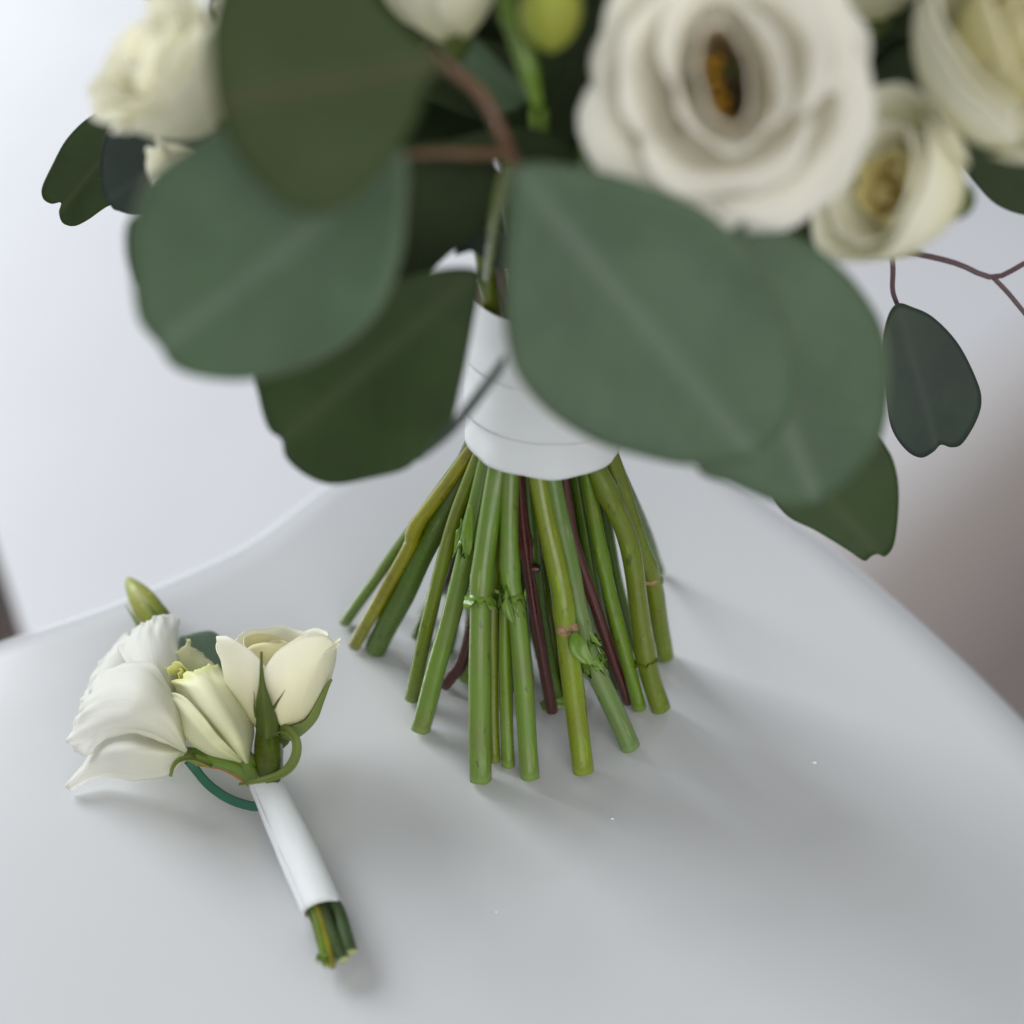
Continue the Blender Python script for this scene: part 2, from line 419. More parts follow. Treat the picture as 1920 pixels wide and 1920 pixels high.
edge_px = [(-420, 1340), (-150, 1255), (0, 1201), (150, 1150), (290, 1094), (440, 1026), (520, 972), (600, 912), (700, 846), (840, 795),
           (1000, 778), (1160, 795), (1320, 868), (1455, 952), (1560, 1022), (1650, 1092), (1800, 1221), (1920, 1338), (2100, 1530), (2320, 1840), (2380, 2200),
           (1900, 2480), (900, 2560), (0, 2480), (-560, 2150), (-620, 1650)]
tab_o = [PZ(x, y, -1.1) for x, y in edge_px]
for p in tab_o:
    p.z = 0
    c_ = PZ(960, 1650, 0); c_.z = 0
    p += (p - c_).normalized() * 0.65
outline = resample(spline(tab_o + [tab_o[0]], 900), 321)[:-1]
for _ in range(3):
    outline = [(outline[i - 1] + outline[i] * 2 + outline[(i + 1) % 320]) / 4 for i in range(320)]
tc = PZ(960, 1650, 0); tc.z = 0
nrm = [(p - tc).normalized() for p in outline]
prof = []
for k in range(17):                                   # rolled lip: distance inwards, height
    a = k / 16 * math.pi / 2
    prof.append((3.4 * (1 - math.sin(a)), -3.0 * (1 - math.cos(a))))
prof += [(0.0, -3.2), (0.25, -3.6), (0.9, -3.9), (3.0, -4.0)]
v = []; f = []
for k in (0.15, 0.35, 0.6, 0.85):
    for p, n in zip(outline, nrm): v.append(tc + (p - n * 3.8 - tc) * k)
for d, z in prof:
    for p, n in zip(outline, nrm):
        q = p - n * d; q.z = z; v.append(q)
rows = len(v) // 320
f = grid_faces(320, rows, True)
v.append(tc.copy()); f += [((i + 1) % 320, i, len(v) - 1) for i in range(320)]
v.append(tc + Vector((0, 0, -4.0))); f += [((rows - 1) * 320 + i, (rows - 1) * 320 + (i + 1) % 320, len(v) - 1) for i in range(320)]
table = thing('white_table', 'glossy white table with a softly rolled edge standing under all the flowers', 'table', Vector((0, 0, FLOOR_Z)))
mesh('tabletop', v, f, TABLE, table)
tube('pedestal', [Vector((2, -8, -3.9)), Vector((2, -8, -20)), Vector((2, -8, -50)), Vector((2, -8, FLOOR_Z + 1))], [6, 3, 3, 3.5, 8], TABLE, table, k=32)
tube('base', [Vector((2, -8, FLOOR_Z + 2)), Vector((2, -8, FLOOR_Z + 1)), Vector((2, -8, FLOOR_Z))], [17, 20, 20], TABLE, table, k=48)

# dark upright at the left edge of the picture
pp = PD(-72, 1010, 96)
xr = pp.x
post = thing('chair_leg', 'dark brown wooden leg standing beyond the left side of the table', 'chair leg', Vector((xr, pp.y, FLOOR_Z)))
c = [Vector((xr, pp.y, z)) for z in (FLOOR_Z, -60, -50, -45, -38)]
mesh('leg_post', [Vector((xr + sx * (1.5 + 0.002 * (z + 72)), pp.y + sy * 1.6, z)) for z in (FLOOR_Z, 30) for sx, sy in ((-1, -1), (1, -1), (1, 1), (-1, 1))],
     [(0, 1, 5, 4), (1, 2, 6, 5), (2, 3, 7, 6), (3, 0, 4, 7), (4, 5, 6, 7)], WOOD, post, smooth=False)
mesh('foot_cap', [Vector((xr + sx * 1.6, pp.y + sy * 1.7, z)) for z in (FLOOR_Z, FLOOR_Z + 1.2) for sx, sy in ((-1, -1), (1, -1), (1, 1), (-1, 1))],
     [(0, 1, 5, 4), (1, 2, 6, 5), (2, 3, 7, 6), (3, 0, 4, 7), (4, 5, 6, 7)], BLACK, post, smooth=False)

# ------------------------------------------------------------------ flower builders
def petal(name, M, th, W, R, H, lip, mat, parent, seed, e=0.28, ruf=0.06, z0=0.0, base=0.25, nu=17, nv=17, lipstart=0.62, pinch=0.0, solid=0.03, sq=(1, 1)):
    v = []; uv = []
    for j in range(nv):
        for i in range(nu):
            u = i / (nu - 1) * 2 - 1; vv = j / (nv - 1)
            t = vv * (1 - e * abs(u) ** 2.4 + pinch * max(0, 1 - abs(u) * 3))
            ww = W * (0.38 + 0.62 * sm(0, 0.55, vv)) * (1 - 0.10 * sm(0.7, 1, vv))
            r = R * (base + (1 - base) * math.sin(min(1, t * 1.25) * math.pi / 2) ** 0.8)
            L = sm(lipstart, 1.0, t)
            r += lip * L * L
            z = z0 + H * t - lip * 0.45 * L * L
            r += ruf * nz(u * 2.2 + seed * 3.7, t * 2.0, seed) * (0.25 + t * t)
            z += ruf * 0.9 * nz(u * 3.1, seed * 2.3, t + 4) * t * t
            a = th + u * ww
            v.append(M @ Vector((math.cos(a) * r * sq[0], math.sin(a) * r * sq[1], z)))
            uv.append((i / (nu - 1), vv))
    return mesh(name, v, grid_faces(nu, nv), mat, parent, uv, solid=solid)

def frame_at(p, axis, roll=0.0, s=1.0):
    z = axis.normalized(); x = RT - z * RT.dot(z)
    x = x.normalized(); y = z.cross(x)
    M = Matrix(((x.x, y.x, z.x, p.x), (x.y, y.y, z.y, p.y), (x.z, y.z, z.z, p.z), (0, 0, 0, 1)))
    return M @ Matrix.Rotation(roll, 4, 'Z') @ Matrix.Scale(s, 4)

def calyx(name, M, r, h, mat, parent, k=20):
    v = []; prof = [(0.12, -0.9), (0.3, -0.85), (0.62, -0.6), (0.85, -0.2), (0.98, 0.15), (0.9, 0.3), (0.3, 0.32)]
    for a, b in prof:
        for i in range(k):
            an = 2 * math.pi * i / k
            v.append(M @ Vector((math.cos(an) * a * r, math.sin(an) * a * r, b * h)))
    f = grid_faces(k, len(prof), True); f.append(tuple(range(k))); f.append(tuple(range((len(prof) - 1) * k, len(prof) * k)))
    return mesh(name, v, f, mat, parent, [(0.3, 0.5)] * len(v))

def flower(name, p, axis, layers, parent, seed, calmat, calr=0.5, roll=0.0, label=None):
    """layers: (count, R, H, lip, half width, material, z0, extra) from the heart outwards"""
    M = frame_at(p, axis, roll)
    body = calyx(name, M, calr, calr * 1.3, calmat, parent)
    if label: body['label'] = label
    rnd = random.Random(seed)
    k = 0
    for li, (n, R, H, lip, W, mat, z0, kw) in enumerate(layers):
        off = rnd.random() * 6.28
        for q in range(n):
            k += 1
            petal('petal', M, off + 2 * math.pi * q / n + rnd.uniform(-.12, .12), W * rnd.uniform(.92, 1.08), R * rnd.uniform(.90, 1.08) + 0.03 * (q % 2),
                  H * rnd.uniform(.92, 1.05), lip * rnd.uniform(.5, 1.5), mat, body, seed * 7.1 + k, z0=z0, **kw)
    return body, M

def leaf(name, pts, cx, cy, z0, gx, gy, base, tip, mat, parent, fold=0.0, curl=0.0, wave=0.0, seed=0, solid=0.035, N=88, rings=9, label=None):
    """blade on its own inclined plane; gx, gy: how the distance changes per 100 px across and down"""
    A, B, C_ = PD(cx, cy, z0), PD(cx + 100, cy, z0 + gx), PD(cx, cy + 100, z0 + gy)
    n = (B - A).cross(C_ - A).normalized()
    if n.dot(CAM - A) < 0: n = -n
    def on(px, py):
        d = ray(px, py); return CAM + d * ((A - CAM).dot(n) / d.dot(n))
    ol = spline([on(x, y) for x, y in pts], N, True)
    pb, pt = on(*base), on(*tip)
    ax = (pt - pb); Ln = ax.length; ax.normalize(); sd = n.cross(ax)
    ctr = pb.lerp(pt, 0.5)
    hw = max(abs((p - pb).dot(sd)) for p in ol)
    v = []; uv = []
    def put(p):
        a = (p - pb).dot(ax) / Ln; b = (p - pb).dot(sd) / hw
        # local half width for the uv: keeps the pale rim on the edge
        d = fold * hw * abs(b) ** 1.3 - curl * Ln * (a - 0.5) ** 2 * 4 + wave * nz(a * 2.5 + seed, b * 1.6, seed)
        v.append(p + n * d); return a, b
    for r in range(1, rings + 1):
        s = (r / rings) ** 0.8
        for p in ol:
            q = ctr + (p - ctr) * s
            a, b = put(q)
            if r >= rings - 1: pass
            uv.append((0.5 + 0.46 * b if r < rings else 0.5 + (0.499 if b > 0 else -0.499) * (abs(b) > 0.08), a))
    a, b = put(ctr); uv.append((0.5, a))
    f = []
    for r in range(rings - 1):
        for i in range(N):
            j = (i + 1) % N
            f.append((r * N + i, r * N + j, (r + 1) * N + j, (r + 1) * N + i))
    c = len(v) - 1
    for i in range(N): f.append((c, (i + 1) % N, i))
    o = mesh(name, v, f, mat, parent, uv, solid=solid)
    if label: o['label'] = label
    return o

def collar(name, p, axis, r, mat, parent, seed, spread=0.14, drop=0.18, k=26, frac=1.0, roll=0.0):
    """ragged sleeve of torn leaf base round a stem"""
    M = frame_at(p, axis, roll)
    v = []; uv = []
    rings = [(1.02, -0.35, 0), (1.06, -0.1, .1), (1.12, 0.08, .5), (1.3, 0.16, 1.0), (1.12, 0.20, 1.3)]
    for a, z, j in rings:
        for i in range(k):
            an = 2 * math.pi * frac * i / k
            q = nz(i * 0.9 + seed, a * 2, seed)
            q2 = nz(i * 1.7, seed, z * 3 + 9)
            rr = r * (a + j * 0.26 * q) + j * spread * (0.6 + 1.1 * q2) * 1.15
            v.append(M @ Vector((math.cos(an) * rr, math.sin(an) * rr, -(z * r * 1.5 + j * drop * (q * 2.1 + .6 * q2))))); uv.append((0.2 + 0.01 * i, a - 1))
    return mesh(name, v, grid_faces(k, len(rings), True), mat, parent, uv, solid=0.015)
def scar(name, p, side, axis, r, mat, parent, seed):
    """knobbly leaf scar on one side of a stem"""
    M = frame_at(p, side)
    v = []; k = 14
    prof = [(0.0, 0.16), (0.35, 0.10), (0.55, 0.19), (0.8, 0.14), (1.05, -0.05), (1.15, -0.3)]
    for a, z in prof:
        for i in range(k):
            an = 2 * math.pi * i / k
            q = 1 + 0.25 * nz(math.cos(an) * 1.5 + seed, math.sin(an) * 1.5, a * 2)
            v.append(M @ Vector((math.cos(an) * a * r * q, math.sin(an) * a * r * 0.7 * q, z * r * q)))
    return mesh(name, v, grid_faces(k, len(prof), True), mat, parent, [(0.4, 0.5)] * len(v))

# ------------------------------------------------------------------ the bouquet
bouquet = thing('bridal_bouquet', 'large white rose and eucalyptus bouquet standing upright on its stems, bound with white ribbon', 'bouquet', Vector((0, 0, 0)))
WB, WT = PD(1018, 822, 33.1), PD(1040, 556, 31.0)

def zoom2(X, Y): return 600 + X / 2.4, 750 + Y / 2.4
def stem(path, k, wpx, mat, cut=CUT, bumps=(), seed=0, ridges=0.0, foot_h=0.0, taper=(0.92, 1.0, 1.05), top=None):
    """path in pixels from ribbon to cut end; k: -1 front of the bundle, +1 back"""
    P = [zoom2(*q) for q in path]
    foot = PZ(P[-1][0], P[-1][1], 0.12 + foot_h)
    zf = depth(foot); zt = top if top else 33.1 + 1.45 * k
    L = [0]
    for a, b in zip(P, P[1:]): L.append(L[-1] + math.hypot(b[0] - a[0], b[1] - a[1]))
    pts = []
    for (x, y), l in zip(P, L):
        s = l / L[-1]
        pts.append(PD(x, y, 1 / ((1 - s) / zt + s / zf)))
    axv = (WT - WB).normalized(); rad_ = (pts[0] - WB); rad_ = rad_ - axv * rad_.dot(axv)
    lim = min(1.0, 1.55 / max(1e-6, rad_.length))
    pts = [WB + axv * 1.6 + rad_ * lim * 0.72, WB + axv * 0.5 + rad_ * lim * 0.95] + pts[1:] if len(pts) > 2 else [WB + axv * 1.6 + rad_ * lim * 0.72] + pts
    r = wpx * 1.17 / 2.4 / 2 * (0.5 * (zf + zt)) / FPX
    rs = random.Random(seed * 13 + 1)
    pts = spline(pts, 9)
    for q_ in range(2, 8): pts[q_] = pts[q_] + RT * rs.uniform(-1, 1) * r * 0.09 + FW * rs.uniform(-1, 1) * r * 0.08
    o = tube('stem', pts, [r * t for t in taper], [mat, cut], bouquet, n=34, k=16, rough=0.10, seed=seed, bumps=bumps, ridges=ridges, cutm=1)
    cc = resample(spline(pts, 60), 100)
    for q_ in range(2 if wpx > 50 and seed < 40 else 0):
        i_ = rs.randint(38, 92); an_ = rs.uniform(-1.2, 1.2)
        sd_ = (-FW * math.cos(an_) + RT * math.sin(an_)).normalized()
        scar('leaf_scar', cc[i_] + sd_ * r * 0.93, sd_, cc[i_ + 1] - cc[i_ - 1], r * rs.uniform(.16, .34), rs.choice([SCAR, mat, mat]), o, seed + q_ * 5)
    return o, pts, r
def at_px(pts, X, Y):
    """nearest point of a centreline to a pixel of the stem close-up, with its direction"""
    x, y = zoom2(X, Y); best = None
    c = resample(spline(pts, 120), 160)
    for i in range(1, 159):
        d = c[i] - CAM; zz = d.dot(FW)
        qx, qy = 960 + d.dot(RT) / zz * FPX, 960 - d.dot(UP) / zz * FPX
        e = (qx - x) ** 2 + (qy - y) ** 2
        if best is None or e < best[0]: best = (e, c[i], (c[i + 1] - c[i - 1]).normalized())
    return best[1], best[2]

stem([(655, 190), (400, 600), (112, 1000)], -0.1, 46, GREEN, seed=1)
s, p, r = stem([(655, 165), (440, 560), (400, 660), (155, 1105)], -0.35, 54, MUSTARD, CUT_DK, bumps=((0.50, 0.22, 0.03),), seed=2)
q, d = at_px(p, 420, 585); scar('leaf_scar', q - RT * r * 0.8, -RT * 0.8 - FW * 0.6, d, r * 0.7, SCAR, s, 2)
stem([(610, 330), (430, 760), (250, 1120)], 0.35, 86, DKGRN, seed=3, ridges=0.04)
stem([(672, 230), (580, 620), (413, 1345)], -0.35, 56, OLIVE, seed=4)
s, p, r = stem([(705, 270), (640, 760), (452, 1480)], -0.5, 74, PALE, seed=5, bumps=((0.36, 0.12, 0.03),), ridges=0.03)
q, d = at_px(p, 655, 650); collar('leaf_collar', q, -d, r, COLLAR, s, 5, 0.05, 0.3)
s, p, r = stem([(715, 280), (722, 880), (722, 1708)], -1.0, 84, PALE, seed=6, bumps=((0.46, 0.12, 0.03),), ridges=0.03)
q, d = at_px(p, 724, 890); collar('leaf_collar', q, -d, r, COLLAR, s, 6, 0.10, 0.12)
s, p, r = stem([(800, 320), (850, 760), (890, 1000), (945, 1695)], -0.95, 74, PALE, seed=7, bumps=((0.42, 0.15, 0.03),))
q, d = at_px(p, 860, 890); collar('leaf_collar', q, -d, r, COLLAR, s, 7, 0.10, 0.28)
q, d = at_px(p, 850, 960)
patch('torn_leaf', [[(925, 1105, 0), (928, 1112, 0)], [(938, 1110, -.05), (955, 1120, -.12)], [(940, 1140, -.1), (962, 1150, -.16)], [(955, 1165, -.05), (968, 1172, -.08)]],
      COLLAR, s, 8, 14, 0.08, 3, 4, 0.015, toP=lambda x, y, o: PD(x, y, depth(q) - r * 0.9 + o))
s, p, r = stem([(872, 340), (935, 740), (1045, 1400)], -0.55, 46, RED, CUT_DK, seed=8, bumps=((0.42, 0.35, 0.025),))
q, d = at_px(p, 940, 760); tube('leaf_node', [q, q + RT * r * 1.0 - FW * .05, q + RT * r * 1.9 - FW * .08], [r * .8, r * .75, r * .6], RED, s, 8, 10)
s, p, r = stem([(940, 350), (1070, 780), (1105, 1030), (1185, 1668)], -1.0, 82, LIME, CUT_DK, seed=9, bumps=((0.54, 0.12, 0.03),))
q, d = at_px(p, 1100, 1035); scar('leaf_scar', q - FW * r * 0.98 + RT * r * .15, -FW + RT * 0.15 - UP * 0.1, d, r * 0.95, SCAR, s, 9)
q, d = at_px(p, 1075, 915); scar('leaf_scar', q - FW * r * 0.93, -FW, d, r * 0.25, SCAR, s, 19)
s, p, r = stem([(1015, 360), (1130, 780), (1205, 1120), (1398, 1560)], -0.85, 78, BLUISH, seed=10, bumps=((0.60, 0.16, 0.04),), ridges=0.03)
q, d = at_px(p, 1190, 1100); collar('leaf_collar', q, -d, r, COLLAR, s, 10, 0.10, 0.45)
q, d = at_px(p, 1215, 1170); collar('leaf_collar', q, -d, r, COLLAR, s, 11, 0.05, 0.35)
s, p, r = stem([(1068, 360), (1125, 560), (1230, 900), (1385, 1360)], -0.4, 42, RED, CUT_DK, seed=11, bumps=((0.30, 0.25, 0.02),))
q, d = at_px(p, 1120, 500); scar('leaf_scar', q - FW * r * 0.8, -FW + RT * .4, d, r * 0.6, RED, s, 12)
stem([(1110, 370), (1240, 850), (1335, 1290)], 0.1, 44, DKGRN, seed=12)
stem([(1160, 350), (1290, 800), (1438, 1385)], -0.2, 56, GREEN, seed=13, bumps=((0.5, 0.15, 0.02),))
s, p, r = stem([(1195, 320), (1330, 490), (1400, 680), (1460, 1120), (1532, 1385)], -0.45, 78, OLIVE, seed=14, bumps=((0.27, 0.2, 0.03), (0.80, 0.14, 0.03)))
q, d = at_px(p, 1352, 500); scar('leaf_scar', q + RT * r * .85, RT - FW * 0.4 + UP * .5, d, r * 0.6, OLIVE, s, 14)
q, d = at_px(p, 1468, 1170); collar('leaf_collar', q, -d, r, OLIVE, s, 15, 0.03, 0.15); scar('leaf_scar', q - FW * r * .9, -FW + RT * .1, d, r * 0.5, SCAR, s, 15)
s, p, r = stem([(1300, 260), (1430, 640), (1495, 850), (1548, 1150)], -0.05, 80, OLIVE, seed=15, bumps=((0.62, 0.14, 0.03),))
q, d = at_px(p, 1492, 805); scar('leaf_scar', q - FW * r * 1.0 - RT * r * .2, -FW, d, r * 0.8, SCAR, s, 16); scar('leaf_scar', q + RT * r * 1.05, RT - FW * .3 + UP * .3, d, r * 0.65, OLIVE, s, 17)
stem([(1365, 240), (1455, 560), (1530, 770)], 0.25, 40, DKGRN, seed=16)
stem([(800, 420), (835, 1000), (848, 1645)], -0.7, 52, GREEN, CUT, seed=17)
stem([(755, 420), (775, 1000), (785, 1625)], -0.55, 46, OLIVE, CUT_DK, seed=18)
stem([(900, 500), (985, 960), (1062, 1340)], 0.0, 66, DKGRN, seed=19)
stem([(760, 800), (670, 1080), (560, 1285)], 0.2, 46, RED, CUT_DK, seed=20, top=34.6)
stem([(690, 500), (600, 740), (462, 955)], 0.7, 40, RED, CUT_DK, seed=21)
stem([(640, 300), (340, 780), (246, 905)], 0.2, 26, RED, CUT_DK, seed=22)
stem([(730, 420), (690, 1000), (660, 1250)], 0.5, 66, PALE, seed=23)
stem([(690, 450), (590, 760), (570, 860)], 0.9, 40, DKGRN, seed=24)
stem([(860, 380), (905, 900), (935, 1250)], 0.1, 52, DKGRN, seed=25)
stem([(880, 420), (950, 900), (1000, 1150)], 0.6, 60, GREEN, seed=26)
stem([(1000, 380), (1120, 900), (1180, 1200)], 0.6, 56, DKGRN, seed=27)
stem([(1060, 380), (1230, 900), (1290, 1100)], 0.8, 50, GREEN, seed=28)
stem([(780, 400), (800, 900), (790, 1150)], 0.7, 60, DKGRN, seed=29)
for a_, (pth, k_, w_, m_) in enumerate([([(745, 400), (740, 900), (742, 1300)], .4, 60, DKGRN), ([(830, 400), (870, 900), (890, 1300)], .3, 56, DKGRN), ([(910, 400), (1010, 900), (1090, 1290)], .4, 58, OLIVE),
        ([(985, 400), (1080, 900), (1130, 1330)], .2, 60, DKGRN), ([(1040, 400), (1170, 900), (1250, 1240)], .5, 56, GREEN), ([(1100, 400), (1260, 850), (1370, 1180)], .8, 52, DKGRN), ([(660, 420), (540, 800), (440, 1060)], .7, 54, DKGRN), ([(700, 420), (625, 850), (570, 1120)], .75, 56, GREEN), ([(1190, 380), (1340, 850), (1420, 1110)], .75, 52, DKGRN)]):
    stem(pth, k_, w_, m_, seed=40 + a_)
# torn leaf bases clinging to the stems and a shred at one foot
def flap(rows, off, seed, mat=COLLAR, rip=0.05):
    R_ = [[(*zoom2(x, y), o) for x, y, o in r_] for r_ in rows]
    patch('torn_leaf', R_, mat, bouquet, 10, 18, rip, 3, seed, 0.015, toP=lambda x, y, o: PD(x, y, off + o), edge=0.04)
flap([[(672, 470, 0), (684, 470, 0)], [(650, 560, -.1), (688, 560, -.1)], [(640, 620, -.15), (684, 650, -.2)], [(650, 690, -.1), (672, 700, -.12)]], 32.1, 1)
flap([[(1130, 1050, 0), (1150, 1040, 0)], [(1118, 1100, -.1), (1190, 1080, -.15)], [(1135, 1150, -.12), (1215, 1140, -.2)], [(1180, 1185, -.05), (1240, 1195, -.1)]], 32.55, 3)
flap([[(600, 700, 0), (612, 590, 0)], [(628, 610, -.05), (640, 560, -.05)], [(632, 540, -.05), (636, 530, -.05)]], 32.6, 4)
patch('torn_leaf', [[(1012, 1318, .05), (1018, 1332, .05)], [(1030, 1306, .35), (1040, 1330, .12)], [(1055, 1304, .3), (1064, 1326, .1)], [(1092, 1300, .1), (1096, 1312, .05)]], COLLAR, bouquet, 8, 20, .06, 4, 7, 0.015, edge=.06)

# ribbon binding: a lower band and an upper band that overlaps it
def band(name, a, b, r0, r1, seed, mat, facet=0.02, k=96, n=18, wr=0.012, tl=1.0):
    ax = (b - a).normalized(); x = (RT - ax * RT.dot(ax)).normalized(); y = ax.cross(x)
    v = []; uv = []
    for j in range(n):
        t = j / (n - 1)
        for i in range(k):
            an = 2 * math.pi * i / k
            r = r0 + (r1 - r0) * t
            r *= 1 + facet * abs(math.cos(an * 4.5 + seed)) * (1 - t * 0.5) + 0.006 * abs(math.sin(an * 11 + t * 4 + seed)) * nz(an, t * 3, seed) + wr * nz(math.cos(an) * 1.5 + seed, math.sin(an) * 1.5, t * 5)
            r += 0.018 * nz(an * 0.8, t * 16 + seed, 2.2) - (0.03 * (1 - sm(0, .12, t)) if tl < 1 else 0)
            tilt = tl * (0.10 * math.sin(an + seed) + 0.05 * abs(math.cos(an * 3.5 + seed))) * (1 - t) ** 2
            v.append(a + ax * ((b - a).length * t + tilt) + x * math.cos(an) * r + y * math.sin(an) * r); uv.append((i / k * 8, t * 2.5))
    return mesh(name, v, grid_faces(k, n, True), mat, bouquet, uv, solid=0.02)
D_ = WT - WB
band('ribbon_wrap', WB, WB + D_ * 0.5, 2.05, 2.06, 0.4, SATIN, 0.022)
band('ribbon_wrap', WB + D_ * 0.23, WB + D_ * 0.72, 2.15, 2.10, 1.9, SATIN, 0.006, tl=0.15)
band('ribbon_wrap', WB + D_ * 0.58, WT, 2.16, 2.06, 3.1, SATIN, 0.006, tl=0.15)
# stems going up out of the ribbon into the flowers
for i, (x0, y0, x1, y1, z1, wd, m) in enumerate([(925, 600, 900, 430, 29.0, 34, OLIVE), (950, 600, 925, 430, 28.5, 16, RED), (970, 590, 960, 380, 28.5, 34, DKGRN), (1010, 590, 1010, 350, 28, 36, GREEN),
                                               (1060, 590, 1090, 350, 28, 36, DKGRN), (1100, 590, 1180, 350, 28, 34, GREEN), (1010, 580, 950, 300, 30.5, 36, DKGRN), (1080, 580, 1150, 300, 31, 34, GREEN)]):
    tube('upper_stem', [PD(x0, y0 + 60, 31.0), PD(x0, y0, 30.6 - 0.2 * (i % 3)), PD((x0 + x1) / 2, (y0 + y1) / 2, (30.6 + z1) / 2), PD(x1, y1, z1), PD(x1 + (x1 - x0) * .6, y1 - 140, z1 - 1.6)],
         [wd / 2 * 30 / FPX], m, bouquet, 16, 10, 0.08, i)

# --- eucalyptus leaves
E = 'eucalyptus_leaf'
leaf(E, [(830, 112), (800, 160), (782, 222), (725, 312), (650, 385), (572, 402), (505, 362), (442, 290), (405, 200), (392, 90), (402, 0), (440, -90), (520, -150), (620, -130), (700, -20), (775, 62)],
     620, 150, 18.6, 0.15, 0.25, (832, 118), (420, 190), L_MOSS, bouquet, 0.05, 0.03, 0.10, 1, label='moss green leaf hanging in front of the paler one')
leaf(E, [(762, 288), (765, 380), (752, 490), (705, 592), (610, 668), (490, 706), (400, 704), (335, 684), (305, 645), (268, 596), (256, 520), (255, 430), (288, 335), (370, 270), (470, 215), (620, 215), (710, 250)],
     520, 460, 21.0, -0.1, 0.3, (762, 290), (318, 640), L_GREY, bouquet, 0.10, -0.03, 0.12, 2, label='pale grey green rounded leaf with a light midrib')
leaf(E, [(895, 508), (897, 550), (882, 640), (866, 722), (848, 790), (800, 850), (786, 858), (760, 876), (700, 893), (625, 908), (570, 893), (532, 862), (524, 828), (500, 806), (484, 745), (482, 690), (560, 610), (700, 540), (820, 505)],
     700, 700, 25.5, -0.2, 0.45, (897, 512), (560, 800), L_DARK, bouquet, 0.10, 0.02, 0.08, 3, label='dark green leaf drooping over the ribbon on the left')
leaf(E, [(250, 405), (236, 430), (235, 470), (242, 505), (256, 540), (300, 560), (400, 520), (380, 430), (300, 395)], 300, 470, 23.5, 0, .2, (400, 470), (236, 470), L_DARK, bouquet, 0.05)
leaf(E, [(968, 312), (952, 420), (944, 545), (950, 640), (975, 710), (1030, 772), (1110, 822), (1190, 848), (1290, 868), (1400, 856), (1470, 790), (1490, 700), (1470, 600), (1420, 500), (1330, 400), (1200, 340), (1080, 312)],
     1200, 580, 22.4, 0.05, 0.35, (972, 318), (1410, 850), L_GREY, bouquet, 0.09, -0.02, 0.12, 5, label='broad grey green leaf hanging in front of the ribbon')
leaf(E, [(1280, 430), (1290, 700), (1300, 868), (1370, 906), (1450, 940), (1495, 948), (1550, 930), (1600, 890), (1642, 835), (1660, 770), (1664, 690), (1650, 610), (1610, 540), (1560, 487), (1480, 435), (1380, 400)],
     1480, 680, 23.6, 0.1, 0.35, (1330, 420), (1530, 940), L_GREY, bouquet, 0.07, 0.0, 0.10, 6, label='grey green leaf with a dull red edge overlapped on its left')
leaf(E, [(948, 664), (935, 682), (905, 722), (872, 770), (835, 812), (800, 845), (790, 860), (812, 846), (850, 815), (885, 775), (918, 730), (945, 690)], 860, 765, 24.2, 0, .2, (948, 668), (792, 858), L_BLUE, bouquet, 0.02, 0, 0, 7, label='leaf seen edge on, crossing the ribbon')
leaf(E, [(208, 202), (165, 222), (125, 262), (98, 310), (79, 350), (80, 372), (95, 382), (113, 380), (109, 398), (116, 418), (138, 424), (165, 412), (200, 388), (240, 370), (280, 300), (260, 210)], 170, 320, 32.5, 0, .3, (262, 215), (112, 395), L_DARK, bouquet, 0.05, 0.02, 0.05, 8, label='small dark green notched leaf furthest left')
leaf(E, [(260, 220), (210, 232), (190, 285), (188, 350), (208, 388), (222, 396), (252, 402), (300, 390), (380, 330), (390, 250), (320, 220)], 260, 310, 31.0, 0, .3, (385, 250), (200, 375), L_BLUE, bouquet, 0.05, 0.02, 0.05, 9)
leaf(E, [(1684, 570), (1664, 598), (1655, 660), (1662, 750), (1672, 805), (1700, 845), (1728, 859), (1752, 848), (1766, 835), (1786, 840), (1806, 832), (1830, 790), (1839, 752), (1830, 712), (1796, 645), (1750, 595), (1712, 576)],
     1750, 710, 33.0, 0, .4, (1684, 572), (1760, 850), L_BLUE, bouquet, 0.06, 0.02, 0.05, 10, label='dark blue green leaf hanging alone on the right')
leaf(E, [(1440, 900), (1470, 962), (1530, 995), (1590, 1032), (1620, 1052), (1634, 1044), (1646, 1040), (1662, 1044), (1678, 1018), (1684, 950), (1680, 890), (1662, 840), (1620, 800), (1500, 800)], 1600, 940, 30.5, 0, .4, (1470, 830), (1650, 1044), L_DARK, bouquet, 0.06, 0.02, 0.05, 11, label='dark green leaf tip below the big leaf on the right')
leaf(E, [(1760, 230), (1790, 285), (1830, 345), (1870, 385), (1930, 405), (2010, 405), (2060, 330), (2020, 240), (1900, 200)], 1900, 310, 30.0, 0, .3, (1770, 240), (2010, 390), L_DEEP, bouquet, 0.05, 0.02, 0.05, 12, label='deep green leaf at the right edge under the large rose')
leaf(E, [(760, 270), (700, 330), (690, 430), (700, 560), (790, 520), (850, 470), (905, 430), (930, 360), (925, 300), (850, 270)], 840, 390, 26.5, .1, .3, (930, 300), (750, 530), L_DEEP, bouquet, 0.05, 0.02, 0.05, 13)
leaf(E, [(852, 478), (868, 440), (920, 430), (960, 450), (965, 500), (935, 505), (900, 480), (862, 462)], 900, 470, 27.2, 0, .6, (960, 470), (845, 456), L_BLUE, bouquet, 0.02, 0, 0, 14)
leaf(E, [(820, 60), (850, 100), (880, 170), (930, 210), (975, 200), (990, 170), (940, 120), (900, 80), (860, 50)], 900, 130, 25.0, .3, .2, (990, 185), (825, 60), L_GREY, bouquet, 0.12, 0, .05, 15)
leaf(E, [(780, 290), (850, 262), (920, 245), (1000, 240), (1060, 268), (1080, 300), (1000, 320), (920, 300), (850, 300)], 930, 275, 25.2, 0, .6, (1060, 290), (785, 288), L_DEEP, bouquet, 0.05, 0, .03, 16)
rnd = random.Random(4)
